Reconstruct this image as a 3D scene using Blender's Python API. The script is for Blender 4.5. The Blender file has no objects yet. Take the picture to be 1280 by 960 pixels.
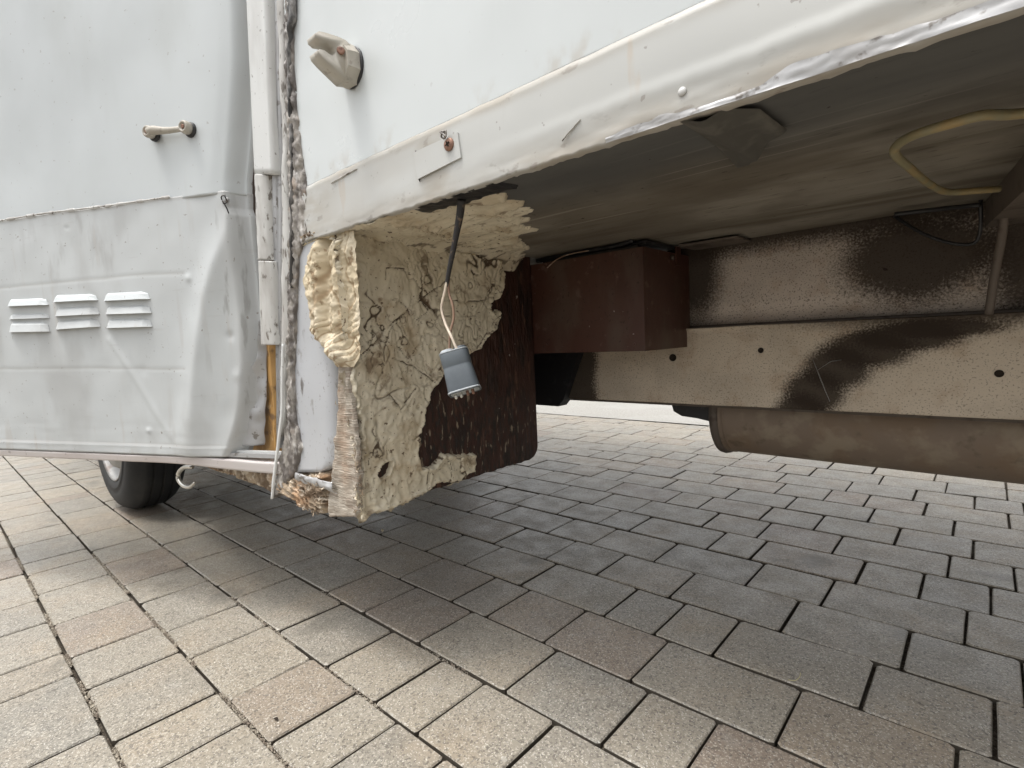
import bpy, bmesh, math, random
import numpy as np
from mathutils import Vector, Matrix, noise
random.seed(7)
R = math.radians
scene = bpy.context.scene
# ------------------------------------------------------------------ camera
CAM_H = 0.62
yaw, pitch, roll = R(-41.9975), R(-4.776), R(-2.6073)
FOC = 661.66                       # focal length in pixels of a 1280 wide picture
fwd0 = Vector((math.sin(yaw), math.cos(yaw), 0)); right0 = Vector((math.cos(yaw), -math.sin(yaw), 0)); up0 = Vector((0, 0, 1))
fwd = fwd0 * math.cos(pitch) + up0 * math.sin(pitch)
up1 = up0 * math.cos(pitch) - fwd0 * math.sin(pitch)
right = right0 * math.cos(roll) + up1 * math.sin(roll)
up = up1 * math.cos(roll) - right0 * math.sin(roll)
EYE = Vector((0, 0, CAM_H))
cam_d = bpy.data.cameras.new('camera'); cam = bpy.data.objects.new('camera', cam_d)
scene.collection.objects.link(cam)
m = Matrix((right, up, -fwd)).transposed().to_4x4(); m.translation = EYE
cam.matrix_world = m
cam_d.sensor_width = 36; cam_d.lens = FOC / 1280 * 36; cam_d.clip_start = 0.01; cam_d.clip_end = 3000
scene.camera = cam
# ------------------------------------------------------------------ world, sun, exposure
SUN_EL, SUN_AZ = R(73), math.atan2(-0.82, -0.57)     # compass: angle of the (x, y) direction towards the sun
w = bpy.data.worlds.new('World'); scene.world = w; w.use_nodes = True
nt = w.node_tree; bg = nt.nodes['Background']
sky = nt.nodes.new('ShaderNodeTexSky'); sky.sky_type = 'NISHITA'; sky.sun_disc = False
sky.sun_elevation = SUN_EL; sky.sun_rotation = math.pi / 2 - SUN_AZ
sky.air_density = 1.2; sky.dust_density = 6.0; sky.ozone_density = 1.0
hs = nt.nodes.new('ShaderNodeHueSaturation'); hs.inputs['Saturation'].default_value = 0.14
nt.links.new(sky.outputs[0], hs.inputs['Color']); nt.links.new(hs.outputs[0], bg.inputs['Color'])
bg.inputs['Strength'].default_value = 0.15
sun_d = bpy.data.lights.new('sun', 'SUN'); sun = bpy.data.objects.new('sun', sun_d); scene.collection.objects.link(sun)
sun_d.energy = 0.68; sun_d.angle = R(12); sun_d.color = (1.0, 0.955, 0.89)
sd_ = Vector((math.cos(SUN_EL) * math.cos(SUN_AZ), math.cos(SUN_EL) * math.sin(SUN_AZ), math.sin(SUN_EL)))
sun.rotation_euler = sd_.to_track_quat('Z', 'Y').to_euler(); sun.location = (-3, -4, 8)
scene.view_settings.view_transform = 'Standard'; scene.view_settings.look = 'None'
scene.view_settings.exposure = 1.0; scene.view_settings.gamma = 1.0
scene.render.engine = 'CYCLES'; scene.cycles.max_bounces = 8; scene.cycles.diffuse_bounces = 5

TOPZ = 2.3
# ------------------------------------------------------------------ helpers
N = noise.noise
def nz(x, y, z=0.0): return N(Vector((x, y, z)))
def fbm(x, y, z=0.0, o=4): return noise.fractal(Vector((x, y, z)), 1.0, 2.0, o)
def sst(a, b, x):
    t = min(1, max(0, (x - a) / (b - a))); return t * t * (3 - 2 * t)
def ray(px, py): return right * ((px - 640) / FOC) - up * ((py - 480) / FOC) + fwd
def PY(px, py, Y): d = ray(px, py); return EYE + d * (Y / d.y)      # reference measurement on the real plane y = Y
def PX(px, py, X): d = ray(px, py); return EYE + d * (X / d.x)
def PZ(px, py, Z): d = ray(px, py); return EYE + d * ((Z - CAM_H) / d.z)

def link(o, parent=None):
    scene.collection.objects.link(o)
    if parent: o.parent = parent
    return o
def mesh_obj(name, verts, faces, mat, parent=None, smooth=True, label=None, attr=None):
    me = bpy.data.meshes.new(name); me.from_pydata([tuple(v) for v in verts], [], faces); me.validate()
    if mat: me.materials.append(mat)
    if smooth: me.shade_smooth()
    if attr:
        a = me.attributes.new('wear_shade', 'FLOAT', 'POINT'); a.data.foreach_set('value', attr)
    o = bpy.data.objects.new(name, me); link(o, parent)
    if label: o['label'] = label
    return o
def bm_obj(name, bm, mat, parent=None, smooth=False, bevel=0, label=None):
    if bevel: bmesh.ops.bevel(bm, geom=[e for e in bm.edges if e.calc_length() > bevel * 2.2 and e.is_manifold and e.calc_face_angle(0) > 0.35],
                              offset=bevel, segments=2, affect='EDGES', profile=0.6)
    bmesh.ops.recalc_face_normals(bm, faces=bm.faces)
    me = bpy.data.meshes.new(name); bm.to_mesh(me); bm.free()
    if mat: me.materials.append(mat)
    if smooth: me.shade_smooth()
    o = bpy.data.objects.new(name, me); link(o, parent)
    if label: o['label'] = label
    return o
def box_bm(bm, lo, hi):
    x0, y0, z0 = lo; x1, y1, z1 = hi
    v = [bm.verts.new(p) for p in ((x0,y0,z0),(x1,y0,z0),(x1,y1,z0),(x0,y1,z0),(x0,y0,z1),(x1,y0,z1),(x1,y1,z1),(x0,y1,z1))]
    for f in ((0,3,2,1),(4,5,6,7),(0,1,5,4),(1,2,6,5),(2,3,7,6),(3,0,4,7)): bm.faces.new([v[i] for i in f])
def box(name, lo, hi, mat, parent=None, bevel=0, label=None):
    bm = bmesh.new(); box_bm(bm, lo, hi); return bm_obj(name, bm, mat, parent, bevel=bevel, label=label)
def grid(name, nu, nv, fn, mat, parent=None, label=None, back=None, smooth=True):
    """surface fn(u,v)->(point, wear); back = vector: rim skirt and a back sheet so that it has thickness"""
    V, A = [], []
    for j in range(nv + 1):
        for i in range(nu + 1):
            p, a = fn(i / nu, j / nv); V.append(Vector(p)); A.append(a)
    idx = lambda i, j: j * (nu + 1) + i
    F = [(idx(i, j), idx(i + 1, j), idx(i + 1, j + 1), idx(i, j + 1)) for j in range(nv) for i in range(nu)]
    if back is not None:
        b = Vector(back)
        ring = [idx(i, 0) for i in range(nu)] + [idx(nu, j) for j in range(nv)] + [idx(i, nv) for i in range(nu, 0, -1)] + [idx(0, j) for j in range(nv, 0, -1)]
        n0 = len(V)
        for r in ring: V.append(V[r] + b); A.append(A[r])
        n = len(ring)
        for k in range(n):
            F.append((ring[(k + 1) % n], ring[k], n0 + k, n0 + (k + 1) % n))
    return mesh_obj(name, V, F, mat, parent, smooth, label, A)
def cut_grid(name, nu, nv, fn, mat, parent=None, label=None):
    """like grid, but cells whose four corners all return keep=False are left out"""
    V, A, K = [], [], []
    for j in range(nv + 1):
        for i in range(nu + 1):
            p, a, k = fn(i / nu, j / nv); V.append(Vector(p)); A.append(a); K.append(k)
    F = []; w_ = nu + 1
    for j in range(nv):
        for i in range(nu):
            q = (j * w_ + i, j * w_ + i + 1, (j + 1) * w_ + i + 1, (j + 1) * w_ + i)
            if any(K[t] for t in q): F.append(q)
    used = sorted({t for q in F for t in q}); mp = {t: n for n, t in enumerate(used)}
    return mesh_obj(name, [V[t] for t in used], [tuple(mp[t] for t in q) for q in F], mat, parent, True, label, [A[t] for t in used])
def tube(name, pts, rad, mat, parent=None, n=10, label=None, caps=True, res=None):
    """round tube through the points (Catmull-Rom), rad a number or a list"""
    P = [Vector(p) for p in pts]
    rr = rad if isinstance(rad, (list, tuple)) else [rad] * len(P)
    if res is None: res = 5
    Q, RR = [], []
    for k in range(len(P) - 1):
        p0, p1, p2, p3 = P[max(k - 1, 0)], P[k], P[k + 1], P[min(k + 2, len(P) - 1)]
        for s in range(res):
            t = s / res
            Q.append(0.5 * ((2 * p1) + (p2 - p0) * t + (2 * p0 - 5 * p1 + 4 * p2 - p3) * t * t + (3 * p1 - p0 - 3 * p2 + p3) * t ** 3))
            RR.append(rr[k] * (1 - t) + rr[k + 1] * t)
    Q.append(P[-1]); RR.append(rr[-1])
    V, F = [], []; ref = Vector((0.3, 0.2, 1)).normalized()
    for k, p in enumerate(Q):
        t = (Q[min(k + 1, len(Q) - 1)] - Q[max(k - 1, 0)]).normalized()
        a = t.cross(ref)
        if a.length < 0.05: a = t.cross(Vector((1, 0, 0)))
        a.normalize(); b = t.cross(a); ref = -a.cross(t) if False else ref
        for s in range(n):
            th = 2 * math.pi * s / n
            V.append(p + (a * math.cos(th) + b * math.sin(th)) * RR[k])
    for k in range(len(Q) - 1):
        for s in range(n):
            F.append((k * n + s, k * n + (s + 1) % n, (k + 1) * n + (s + 1) % n, (k + 1) * n + s))
    if caps: F.append(tuple(range(n))[::-1]); F.append(tuple((len(Q) - 1) * n + s for s in range(n)))
    return mesh_obj(name, V, F, mat, parent, True, label)
def lathe(name, prof, origin, axis, mat, parent=None, n=48, label=None, smooth=True, caps=True, sq=0, ref=None):
    """profile [(along axis, radius)]"""
    a = Vector(axis).normalized(); b = a.cross(Vector((0, 0, 1)));
    if b.length < 0.1: b = a.cross(Vector((1, 0, 0)))
    if ref: b = Vector(ref) - a * a.dot(Vector(ref))
    b.normalize(); c = a.cross(b); o = Vector(origin); V, F = [], []
    for (h, r) in prof:
        for s in range(n):
            th = 2 * math.pi * s / n; k = (abs(math.cos(th)) ** sq + abs(math.sin(th)) ** sq) ** (-1 / sq) if sq else 1
            V.append(o + a * h + (b * math.cos(th) + c * math.sin(th)) * r * k)
    for k in range(len(prof) - 1):
        for s in range(n): F.append((k * n + s, (k + 1) * n + s, (k + 1) * n + (s + 1) % n, k * n + (s + 1) % n))
    if caps: F.append(tuple(range(n))); F.append(tuple((len(prof) - 1) * n + s for s in range(n))[::-1])
    ob = mesh_obj(name, V, F, mat, parent, smooth, label)
    return ob
def lerp_poly(poly, y):
    """x of a polyline [(y, x)...] at y"""
    if y <= poly[0][0]: return poly[0][1]
    for (a, xa), (b, xb) in zip(poly, poly[1:]):
        if y <= b: return xa + (xb - xa) * (y - a) / (b - a)
    return poly[-1][1]
def strip(name, L, Rr, Y, mat, parent=None, bulge=0.0, depth=0.02, y0=None, y1=None, rows=60, cols=6, rough=0.0, rs=30, label=None, prof=None, edge=0.0):
    """upright strip on the plane y = Y between two measured edges, with a rounded or profiled face and real depth"""
    y0 = L[0][0] if y0 is None else y0; y1 = L[-1][0] if y1 is None else y1
    def fn(u, v):
        py = y0 + (y1 - y0) * v
        xl, xr = lerp_poly(L, py), lerp_poly(Rr, py)
        p = PY(xl + (xr - xl) * u, py, Y)
        b = bulge * math.sin(math.pi * min(1, max(0, u))) ** 0.6 if bulge else 0
        if prof: b += lerp_poly(prof, u)
        r = rough * fbm(p.x * rs, p.z * rs * 0.5, 3.1) if rough else 0
        e = edge * nz(p.z * 60, 7.7 + (u > .5)) if edge and u in (0.0, 1.0) else 0
        if v == 0 and y0 < -30: p.z = TOPZ - .01          # runs on up to the roof
        return (p.x + e, p.y - b - r, p.z), abs(r) / (rough + 1e-9)
    return grid(name, cols, rows, fn, mat, parent, label, back=(0, depth, 0))
def poly_sd(poly, x, y):
    """signed distance to a closed polygon, positive inside"""
    d = 1e9; ins = False; n = len(poly)
    for i in range(n):
        ax, ay = poly[i]; bx, by = poly[(i + 1) % n]
        ex, ey = bx - ax, by - ay; t = ((x - ax) * ex + (y - ay) * ey) / (ex * ex + ey * ey + 1e-12)
        t = min(1, max(0, t)); dx, dy = x - ax - ex * t, y - ay - ey * t
        d = min(d, dx * dx + dy * dy)
        if (ay > y) != (by > y) and x < (bx - ax) * (y - ay) / (by - ay) + ax: ins = not ins
    d = math.sqrt(d); return d if ins else -d
def line_d(pl, x, y):
    d = 1e9
    for (ax, ay), (bx, by) in zip(pl, pl[1:]):
        ex, ey = bx - ax, by - ay; t = ((x - ax) * ex + (y - ay) * ey) / (ex * ex + ey * ey + 1e-12)
        t = min(1, max(0, t)); dx, dy = x - ax - ex * t, y - ay - ey * t
        d = min(d, dx * dx + dy * dy)
    return math.sqrt(d)

# ------------------------------------------------------------------ materials
class M:
    def __init__(s, name, base, rough=0.6, metal=0.0, spec=0.5):
        s.m = bpy.data.materials.new(name); s.m.use_nodes = True; s.t = s.m.node_tree; s.b = s.t.nodes['Principled BSDF']
        s.b.inputs['Roughness'].default_value = rough; s.b.inputs['Metallic'].default_value = metal
        s.b.inputs['Specular IOR Level'].default_value = spec
        s.pos = s.t.nodes.new('ShaderNodeNewGeometry').outputs['Position']
        c = s.t.nodes.new('ShaderNodeRGB'); c.outputs[0].default_value = (*base, 1); s.col = c.outputs[0]
        s.rgh = None; s.nrm = None; s.r0 = rough
    def n(s, k, **kw):
        q = s.t.nodes.new(k)
        for a, b in kw.items(): setattr(q, a, b)
        return q
    def L(s, a, b): s.t.links.new(a, b)
    def vec(s, stretch=(1, 1, 1), off=(0, 0, 0), src=None):
        mp = s.n('ShaderNodeMapping'); mp.inputs['Scale'].default_value = stretch; mp.inputs['Location'].default_value = off
        s.L(src or s.pos, mp.inputs['Vector']); return mp.outputs[0]
    def noise(s, scale, detail=4, stretch=(1, 1, 1), off=(0, 0, 0), rough=0.55, dist=0.0):
        q = s.n('ShaderNodeTexNoise'); q.inputs['Scale'].default_value = scale; q.inputs['Detail'].default_value = detail
        q.inputs['Roughness'].default_value = rough; q.inputs['Distortion'].default_value = dist
        s.L(s.vec(stretch, off), q.inputs['Vector']); return q.outputs['Fac']
    def ramp(s, fac, lo, hi, a=0.0, b=1.0):
        q = s.n('ShaderNodeMapRange', interpolation_type='SMOOTHSTEP')
        for k, v in zip(('From Min', 'From Max', 'To Min', 'To Max'), (lo, hi, a, b)): q.inputs[k].default_value = v
        s.L(fac, q.inputs['Value']); return q.outputs[0]
    def math(s, op, a, b=None, clamp=False):
        q = s.n('ShaderNodeMath', operation=op, use_clamp=clamp)
        for i, v in enumerate((a, b)):
            if v is None: continue
            if isinstance(v, (int, float)): q.inputs[i].default_value = v
            else: s.L(v, q.inputs[i])
        return q.outputs[0]
    def mix(s, fac, color, blend='MIX'):
        q = s.n('ShaderNodeMix', data_type='RGBA', blend_type=blend)
        if isinstance(fac, (int, float)): q.inputs['Factor'].default_value = fac
        else: s.L(fac, q.inputs['Factor'])
        s.L(s.col, q.inputs['A'])
        if isinstance(color, tuple): q.inputs['B'].default_value = (*color, 1)
        else: s.L(color, q.inputs['B'])
        s.col = q.outputs['Result']; return s
    def spots(s, scale, lo, hi, color, amt=1.0, detail=4, stretch=(1, 1, 1), off=(0, 0, 0), mask=None, dist=0.0):
        f = s.ramp(s.noise(scale, detail, stretch, off, dist=dist), lo, hi, 0, amt)
        if mask is not None: f = s.math('MULTIPLY', f, mask)
        return s.mix(f, color)
    def blob(s, c, r, amp=0.35, scale=12, detail=5, edge=0.25, speck=0, off=(0, 0, 0)):
        """a stain of its own shape round point c with half-sizes r (per axis; huge = unlimited)"""
        q = s.n('ShaderNodeVectorMath', operation='SUBTRACT'); s.L(s.pos, q.inputs[0]); q.inputs[1].default_value = c
        d = s.n('ShaderNodeVectorMath', operation='DIVIDE'); s.L(q.outputs[0], d.inputs[0]); d.inputs[1].default_value = r
        l = s.n('ShaderNodeVectorMath', operation='LENGTH'); s.L(d.outputs[0], l.inputs[0])
        v = l.outputs['Value']
        v = s.math('ADD', v, s.math('MULTIPLY', s.math('SUBTRACT', s.noise(scale, detail, off=off), 0.5), amp * 2))
        if speck: v = s.math('ADD', v, s.math('MULTIPLY', s.math('SUBTRACT', s.noise(260, 2, off=off), 0.5), speck * 2))
        return s.ramp(v, 1 - edge, 1 + edge, 1, 0)
    def attr(s, name='wear_shade'):
        q = s.n('ShaderNodeAttribute', attribute_name=name); return q.outputs['Fac']
    def bump(s, h, strength=0.5, dist=0.002):
        q = s.n('ShaderNodeBump'); q.inputs['Strength'].default_value = strength; q.inputs['Distance'].default_value = dist
        s.L(h, q.inputs['Height'])
        if s.nrm is not None: s.L(s.nrm, q.inputs['Normal'])
        s.nrm = q.outputs[0]; return s
    def rough(s, fac, lo, hi): s.rgh = s.ramp(fac, 0.3, 0.7, lo, hi); return s
    def done(s):
        s.L(s.col, s.b.inputs['Base Color'])
        if s.nrm is not None: s.L(s.nrm, s.b.inputs['Normal'])
        if s.rgh is not None: s.L(s.rgh, s.b.inputs['Roughness'])
        return s.m

mats = {}
# concrete pavers
def paver_mat(name, island=False):
    q = M(name, (0.30, 0.285, 0.255), 0.62, spec=0.45)
    if island: rnd = q.n('ShaderNodeNewGeometry').outputs['Random Per Island']
    else: rnd = q.n('ShaderNodeObjectInfo').outputs['Random']
    cr = q.n('ShaderNodeValToRGB'); cr.color_ramp.interpolation = 'LINEAR'; e = cr.color_ramp.elements
    stops = [(0, (0.25, 0.228, 0.19)), (0.2, (0.285, 0.252, 0.20)), (0.36, (0.235, 0.218, 0.185)), (0.52, (0.27, 0.232, 0.18)),
             (0.66, (0.235, 0.188, 0.148)), (0.74, (0.255, 0.23, 0.19)), (0.86, (0.285, 0.255, 0.205)), (1, (0.22, 0.202, 0.172))]
    e[0].position, e[0].color = stops[0][0], (*stops[0][1], 1); e[1].position, e[1].color = 1, (*stops[-1][1], 1)
    for p_, c_ in stops[1:-1]: k = e.new(p_); k.color = (*c_, 1)
    q.L(rnd, cr.inputs['Fac']); q.col = cr.outputs['Color']
    q.spots(7, 0.45, 0.7, (0.33, 0.26, 0.18), 0.4)                    # cloudy tan tint
    q.spots(3.1, 0.5, 0.7, (0.215, 0.20, 0.17), 0.4, off=(4, 1, 0))
    q.spots(20, 0.55, 0.75, (0.36, 0.34, 0.30), 0.35, off=(9, 1, 0))   # lime bloom
    vo = q.n('ShaderNodeTexVoronoi'); vo.inputs['Scale'].default_value = 330; q.L(q.pos, vo.inputs['Vector'])
    bw = q.n('ShaderNodeSeparateColor'); q.L(vo.outputs['Color'], bw.inputs[0])
    q.mix(q.ramp(bw.outputs[0], 0.74, 0.98, 0, 0.55), (0.48, 0.44, 0.37))
    q.mix(q.ramp(bw.outputs[1], 0.68, 0.95, 0, 0.65), (0.085, 0.075, 0.065))
    q.spots(420, 0.62, 0.74, (0.75, 0.72, 0.66), 0.7, detail=1, off=(3, 2, 1))
    q.spots(38, 0.69, 0.75, (0.07, 0.06, 0.05), 0.7, detail=3, off=(1, 5, 1)); q.spots(5, .60, .72, (0.13, .12, .10), .55, off=(8, 2, 0)); q.spots(70, .66, .72, (0.42, .40, .36), .5, detail=3, off=(6, 6, 0))
    h = q.math('ADD', q.noise(240, 3), q.math('MULTIPLY', q.noise(60, 3), 0.8))
    q.bump(h, 0.55, 0.0016)
    q.rough(q.noise(14, 3, off=(2, 2, 2)), 0.28, 0.52)
    return q.done()
q = M('paver_side_dirt', (0.075, 0.064, 0.050), 0.9, spec=.15); q.spots(120, .5, .7, (0.11, .09, .07), .7); MAT_PSIDE = q.done()
MAT_PAVER = paver_mat('paver_concrete'); MAT_PAVER_F = paver_mat('paver_concrete_far', True)
q = M('joint_sand', (0.055, 0.045, 0.035), 0.95, spec=0.1); q.spots(160, 0.45, 0.7, (0.20, 0.17, 0.13), 0.7); q.spots(5, .5, .65, (0.22, 0.20, 0.16), .5)
q.bump(q.noise(200, 3), 0.8, 0.003); MAT_JOINT = q.done()
q = M('earth', (0.10, 0.09, 0.07), 0.95); q.spots(3, .4, .7, (0.16, .14, .11)); MAT_EARTH = q.done()
q = M('road_concrete', (0.30, 0.29, 0.265), 0.85); q.spots(60, .45, .7, (0.20, .19, .17), .6); q.spots(150, .55, .7, (0.6, .58, .53), .6, off=(3, 0, 0)); q.spots(2, .45, .6, (0.34, .33, .31), .5)
q.bump(q.noise(90, 4), 0.6, 0.004); MAT_ROAD = q.done()
q = M('gravel_stone', (0.42, 0.375, 0.30), 0.8); q.spots(70, .4, .6, (0.22, .18, .14)); MAT_GRAVEL = q.done()

# white skins
def skin(name, base, dirt=0.35, scuff=0.3, rough=0.38, metal=0.0):
    q = M(name, base, rough, metal)
    q.spots(2.2, .40, .68, tuple(c * 0.90 for c in base), 0.8)
    q.spots(5, .52, .72, (base[0] * .80, base[1] * .79, base[2] * .76), dirt, stretch=(1, 1, 0.4), off=(3, 1, 2))
    q.spots(30, .60, .70, (0.42, 0.41, 0.39), scuff * .6, stretch=(1, 1, 0.12), off=(7, 1, 2), mask=q.ramp(q.noise(3, 3, off=(8, 8, 8)), .45, .65))
    q.spots(90, .71, .745, (0.28, 0.26, 0.24), scuff * 1.6, detail=2, off=(1, 1, 5))
    q.bump(q.noise(3.5, 2, off=(5, 0, 0)), 0.10, 0.01)
    q.bump(q.noise(60, 3), 0.05, 0.001)
    q.rough(q.noise(9, 4, off=(1, 2, 0)), rough - .08, rough + .16)
    return q
q = skin('side_paint', (0.57, 0.60, 0.60), 0.12, 0.14, 0.33)
q.spots(16, .50, .66, (0.42, .39, .34), .6, off=(3, 3, 3), stretch=(1, 1, .7), mask=q.blob((-.75, .5, .915), (9, 9, .022), .6, 20, edge=.6))
MAT_SIDE = q.done()
q = skin('door_paint', (0.54, 0.57, 0.575), 0.35, 0.35, 0.40); MAT_DOOR_UP = q.done()
q = skin('door_patch_paint', (0.51, 0.53, 0.53), 0.5, 0.8, 0.42)
q.spots(22, .53, .68, (0.34, 0.34, 0.33), 0.55, stretch=(1, 1, .3), off=(5, 5, 1), mask=q.blob((-1.64, 0.29, 0.90), (0.20, 9, 0.09), .4, 14, edge=.5))
q.spots(60, .64, .70, (0.42, .42, .41), .3, stretch=(.15, .15, 1.6), off=(2, 5, 1))
q.mix(q.math('MULTIPLY', q.attr(), 0.8), (0.30, 0.27, 0.24))
q.spots(6, .50, .68, (0.36, .36, .35), .45, off=(4, 2, 2), stretch=(1, 1, .6))
q.spots(26, .60, .72, (0.44, .42, .39), .5, off=(9, 2, 2), stretch=(1, 1, .15))
q.spots(34, .56, .66, (0.24, .235, .22), .6, off=(1, 9, 2), stretch=(1, 1, .2), mask=q.blob((-1.20, .46, .62), (.07, 9, .34), .5, 14, edge=.5))
q.spots(180, .68, .74, (0.22, .21, .20), .7, off=(3, 9, 2), detail=2, mask=q.ramp(q.noise(5, 3, off=(3, 3, 3)), .5, .65))
MAT_DOOR_LOW = q.done()
q = skin('trim_paint', (0.49, 0.495, 0.475), 0.3, 0.5, 0.42)
q.spots(18, .40, .62, (0.37, 0.335, 0.28), .85, stretch=(.5, 1, 1.5), off=(5, 0, 0), mask=q.attr())
q.spots(70, .60, .68, (0.20, 0.18, 0.16), .9, stretch=(.5, 1, 1), off=(1, 7, 0), mask=q.attr())
q.spots(14, .62, .66, (0.46, 0.40, .33), .6, stretch=(1, 1, .25), off=(1, 3, 0))
q.mix(q.math('MULTIPLY', q.math('MULTIPLY', q.attr(), q.ramp(q.noise(5, 4, stretch=(1, 1, 2), off=(4, 4, 0)), .35, .6)), .6), (0.30, 0.265, 0.215))
q.spots(4, .52, .66, (0.40, .385, .35), .5, off=(2, 7, 7), stretch=(.5, 1, 1.4))
MAT_TRIM = q.done()
q = M('bare_alu', (0.45, 0.45, 0.45), 0.5, 0.5); q.spots(14, .45, .65, (0.36, .35, .34), .7); q.spots(60, .58, .68, (0.16, .14, .12), .8, off=(3, 0, 1)); q.bump(q.noise(40, 3), .3, .002); MAT_ALU = q.done()
q = M('old_strip', (0.53, 0.525, 0.50), 0.5); q.spots(20, .42, .62, (0.36, .34, .315), .8, stretch=(1, 1, .25)); q.spots(90, .58, .66, (0.13, .11, .09), .9, stretch=(1, 1, .4), off=(5, 0, 0))
q.bump(q.noise(70, 4, stretch=(1, 1, .4)), .4, .002); MAT_STRIP = q.done()
q = M('cover_strip', (0.60, 0.605, 0.59), 0.42); q.spots(12, .5, .7, (0.44, .43, .41), .6, stretch=(1, 1, .3)); q.spots(110, .66, .70, (0.18, .16, .14), .8, off=(5, 0, 2)); MAT_COVER = q.done()
q = M('sealant', (0.31, 0.285, 0.255), 0.55); q.spots(38, .40, .56, (0.11, .095, .085), .95, stretch=(1, 1, .35)); q.spots(45, .56, .68, (0.62, .60, .57), .8, off=(4, 0, 2), stretch=(1, 1, .3)); q.spots(16, .58, .68, (0.33, .25, .19), .6, off=(1, 2, 0))
q.bump(q.noise(55, 5), .8, .004); MAT_SEAL = q.done()
q = M('dusty_rubber', (0.075, 0.07, 0.06), 0.8); q.spots(30, .5, .7, (0.14, .13, .11), .6); q.bump(q.noise(60, 3), .4, .002); MAT_FLAP = q.done()
q = M('dark_rubber', (0.025, 0.025, 0.026), 0.55); q.spots(70, .55, .7, (0.12, .115, .11), .7); q.bump(q.noise(120, 3), .3, .001); MAT_RUB = q.done()
q = M('dark_gap', (0.035, 0.028, 0.022), 0.9, spec=.1); MAT_GAP = q.done()
q = M('brown_board', (0.19, 0.115, 0.075), 0.7); q.spots(8, .4, .7, (0.11, .07, .05), .7, stretch=(4, 1, .3)); MAT_BOARD = q.done()
q = M('yellow_wood', (0.50, 0.29, 0.10), 0.65); q.spots(14, .42, .62, (0.34, .18, .05), .85, stretch=(3, 1, .35)); q.spots(26, .54, .66, (0.14, .08, .04), .85, off=(2, 0, 0)); q.spots(40, .6, .7, (.62, .45, .25), .5, off=(5, 2, 0)); q.bump(q.noise(60, 4, stretch=(2, 1, .3)), .5, .002); MAT_YWOOD = q.done()
q = M('grey_end_wood', (0.40, 0.355, 0.295), 0.85, spec=.2); q.spots(26, .40, .62, (0.26, .21, .165), .9, stretch=(.5, .5, 6)); q.spots(60, .50, .66, (0.60, .54, .46), .7, stretch=(.4, .4, 7), off=(3, 0, 0))
q.mix(q.math('MULTIPLY', q.blob((-0.875, .5, .45), (0.016, 9, 0.09), .6, 30, edge=.8), .35), (0.40, 0.26, 0.17))
q.bump(q.noise(60, 4, stretch=(.4, .4, 7)), .9, .004); MAT_ENDW = q.done()
q = M('rotten_wood', (0.40, 0.32, 0.23), 0.9, spec=.15); q.spots(22, .38, .6, (0.13, .09, .06), .9); q.spots(60, .52, .66, (0.66, .58, .47), .8, off=(3, 0, 0)); q.spots(12, .52, .66, (0.40, .22, .11), .5, off=(6, 0, 0)); q.bump(q.noise(90, 5), 1, .004); MAT_ROT = q.done()
q = M('post_sheet', (0.48, 0.49, 0.505), 0.38, 0.15); q.spots(6, .42, .68, (0.47, .49, .52), .7, stretch=(1, 1, .5)); q.spots(36, .56, .64, (0.13, .115, .105), .95, off=(2, 0, 4), stretch=(1, 1, .5), mask=q.blob((-1.03, .5, .66), (.03, 9, .20), .4, 20, edge=.5)); q.spots(30, .62, .70, (0.25, .23, .21), .8, off=(6, 0, 4), stretch=(1, 1, .5)); q.spots(120, .64, .70, (0.22, .2, .2), .7, off=(4, 4, 0))
q.bump(q.noise(12, 3), .25, .004); MAT_POST = q.done()
# foam
q = M('foam_sheet', (0.64, 0.575, 0.44), 0.72, spec=.3)
q.spots(4, .4, .65, (0.70, .64, .51), .7); q.spots(9, .5, .7, (0.40, .305, .185), .65, off=(3, 1, 0))
q.spots(16, .56, .68, (0.36, .27, .165), .6, off=(7, 3, 3)); q.mix(q.ramp(q.attr(), 0.25, 0.9, 0, .95), (0.075, 0.048, 0.028)); q.spots(28, .58, .70, (0.17, .115, .07), .7, off=(2, 9, 1), dist=.6)
q.spots(75, .645, .70, (0.10, .06, .035), .9, off=(1, 1, 1), detail=3); q.spots(170, .66, .72, (0.12, .08, .05), .7, off=(5, 1, 1), detail=2); q.spots(50, .60, .70, (0.66, .60, .46), .6, off=(2, 2, 2))
q.bump(q.noise(45, 5), .25, .002); MAT_FOAM = q.done()
q = M('foam_bulge', (0.54, 0.46, 0.325), 0.8, spec=.2); q.spots(14, .45, .65, (0.66, .59, .46), .7); q.mix(q.ramp(q.attr(), 0.3, 1, 0, .85), (0.26, 0.17, 0.09)); q.spots(120, .60, .7, (.3, .2, .12), .7); q.spots(40, .60, .68, (.20, .13, .07), .8, off=(3, 3, 1)); q.bump(q.noise(60, 4), .35, .002); MAT_BULGE = q.done()
q = M('rotten_brown_wall', (0.045, 0.018, 0.012), 0.55, spec=.4)
q.spots(35, .46, .66, (0.016, .010, .008), .9, stretch=(1, 1, .3)); q.spots(55, .58, .68, (0.11, .055, .035), .8, stretch=(1, 1.2, .25), off=(4, 0, 0))
low = q.blob((-0.85, .75, .37), (9, .26, .16), .35, 12, edge=.4)
q.spots(120, .50, .62, (0.020, .017, .014), .9, stretch=(1, 1, .3), mask=low); q.spots(95, .60, .68, (0.30, .24, .17), .9, stretch=(1, 1.3, .35), off=(7, 0, 0), mask=low)
q.spots(60, .695, .73, (0.45, .40, .36), .9, off=(2, 8, 0), stretch=(1, 1, .7)); q.bump(q.noise(80, 5, stretch=(1, 1, .35)), .8, .005); MAT_WALL = q.done()
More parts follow.
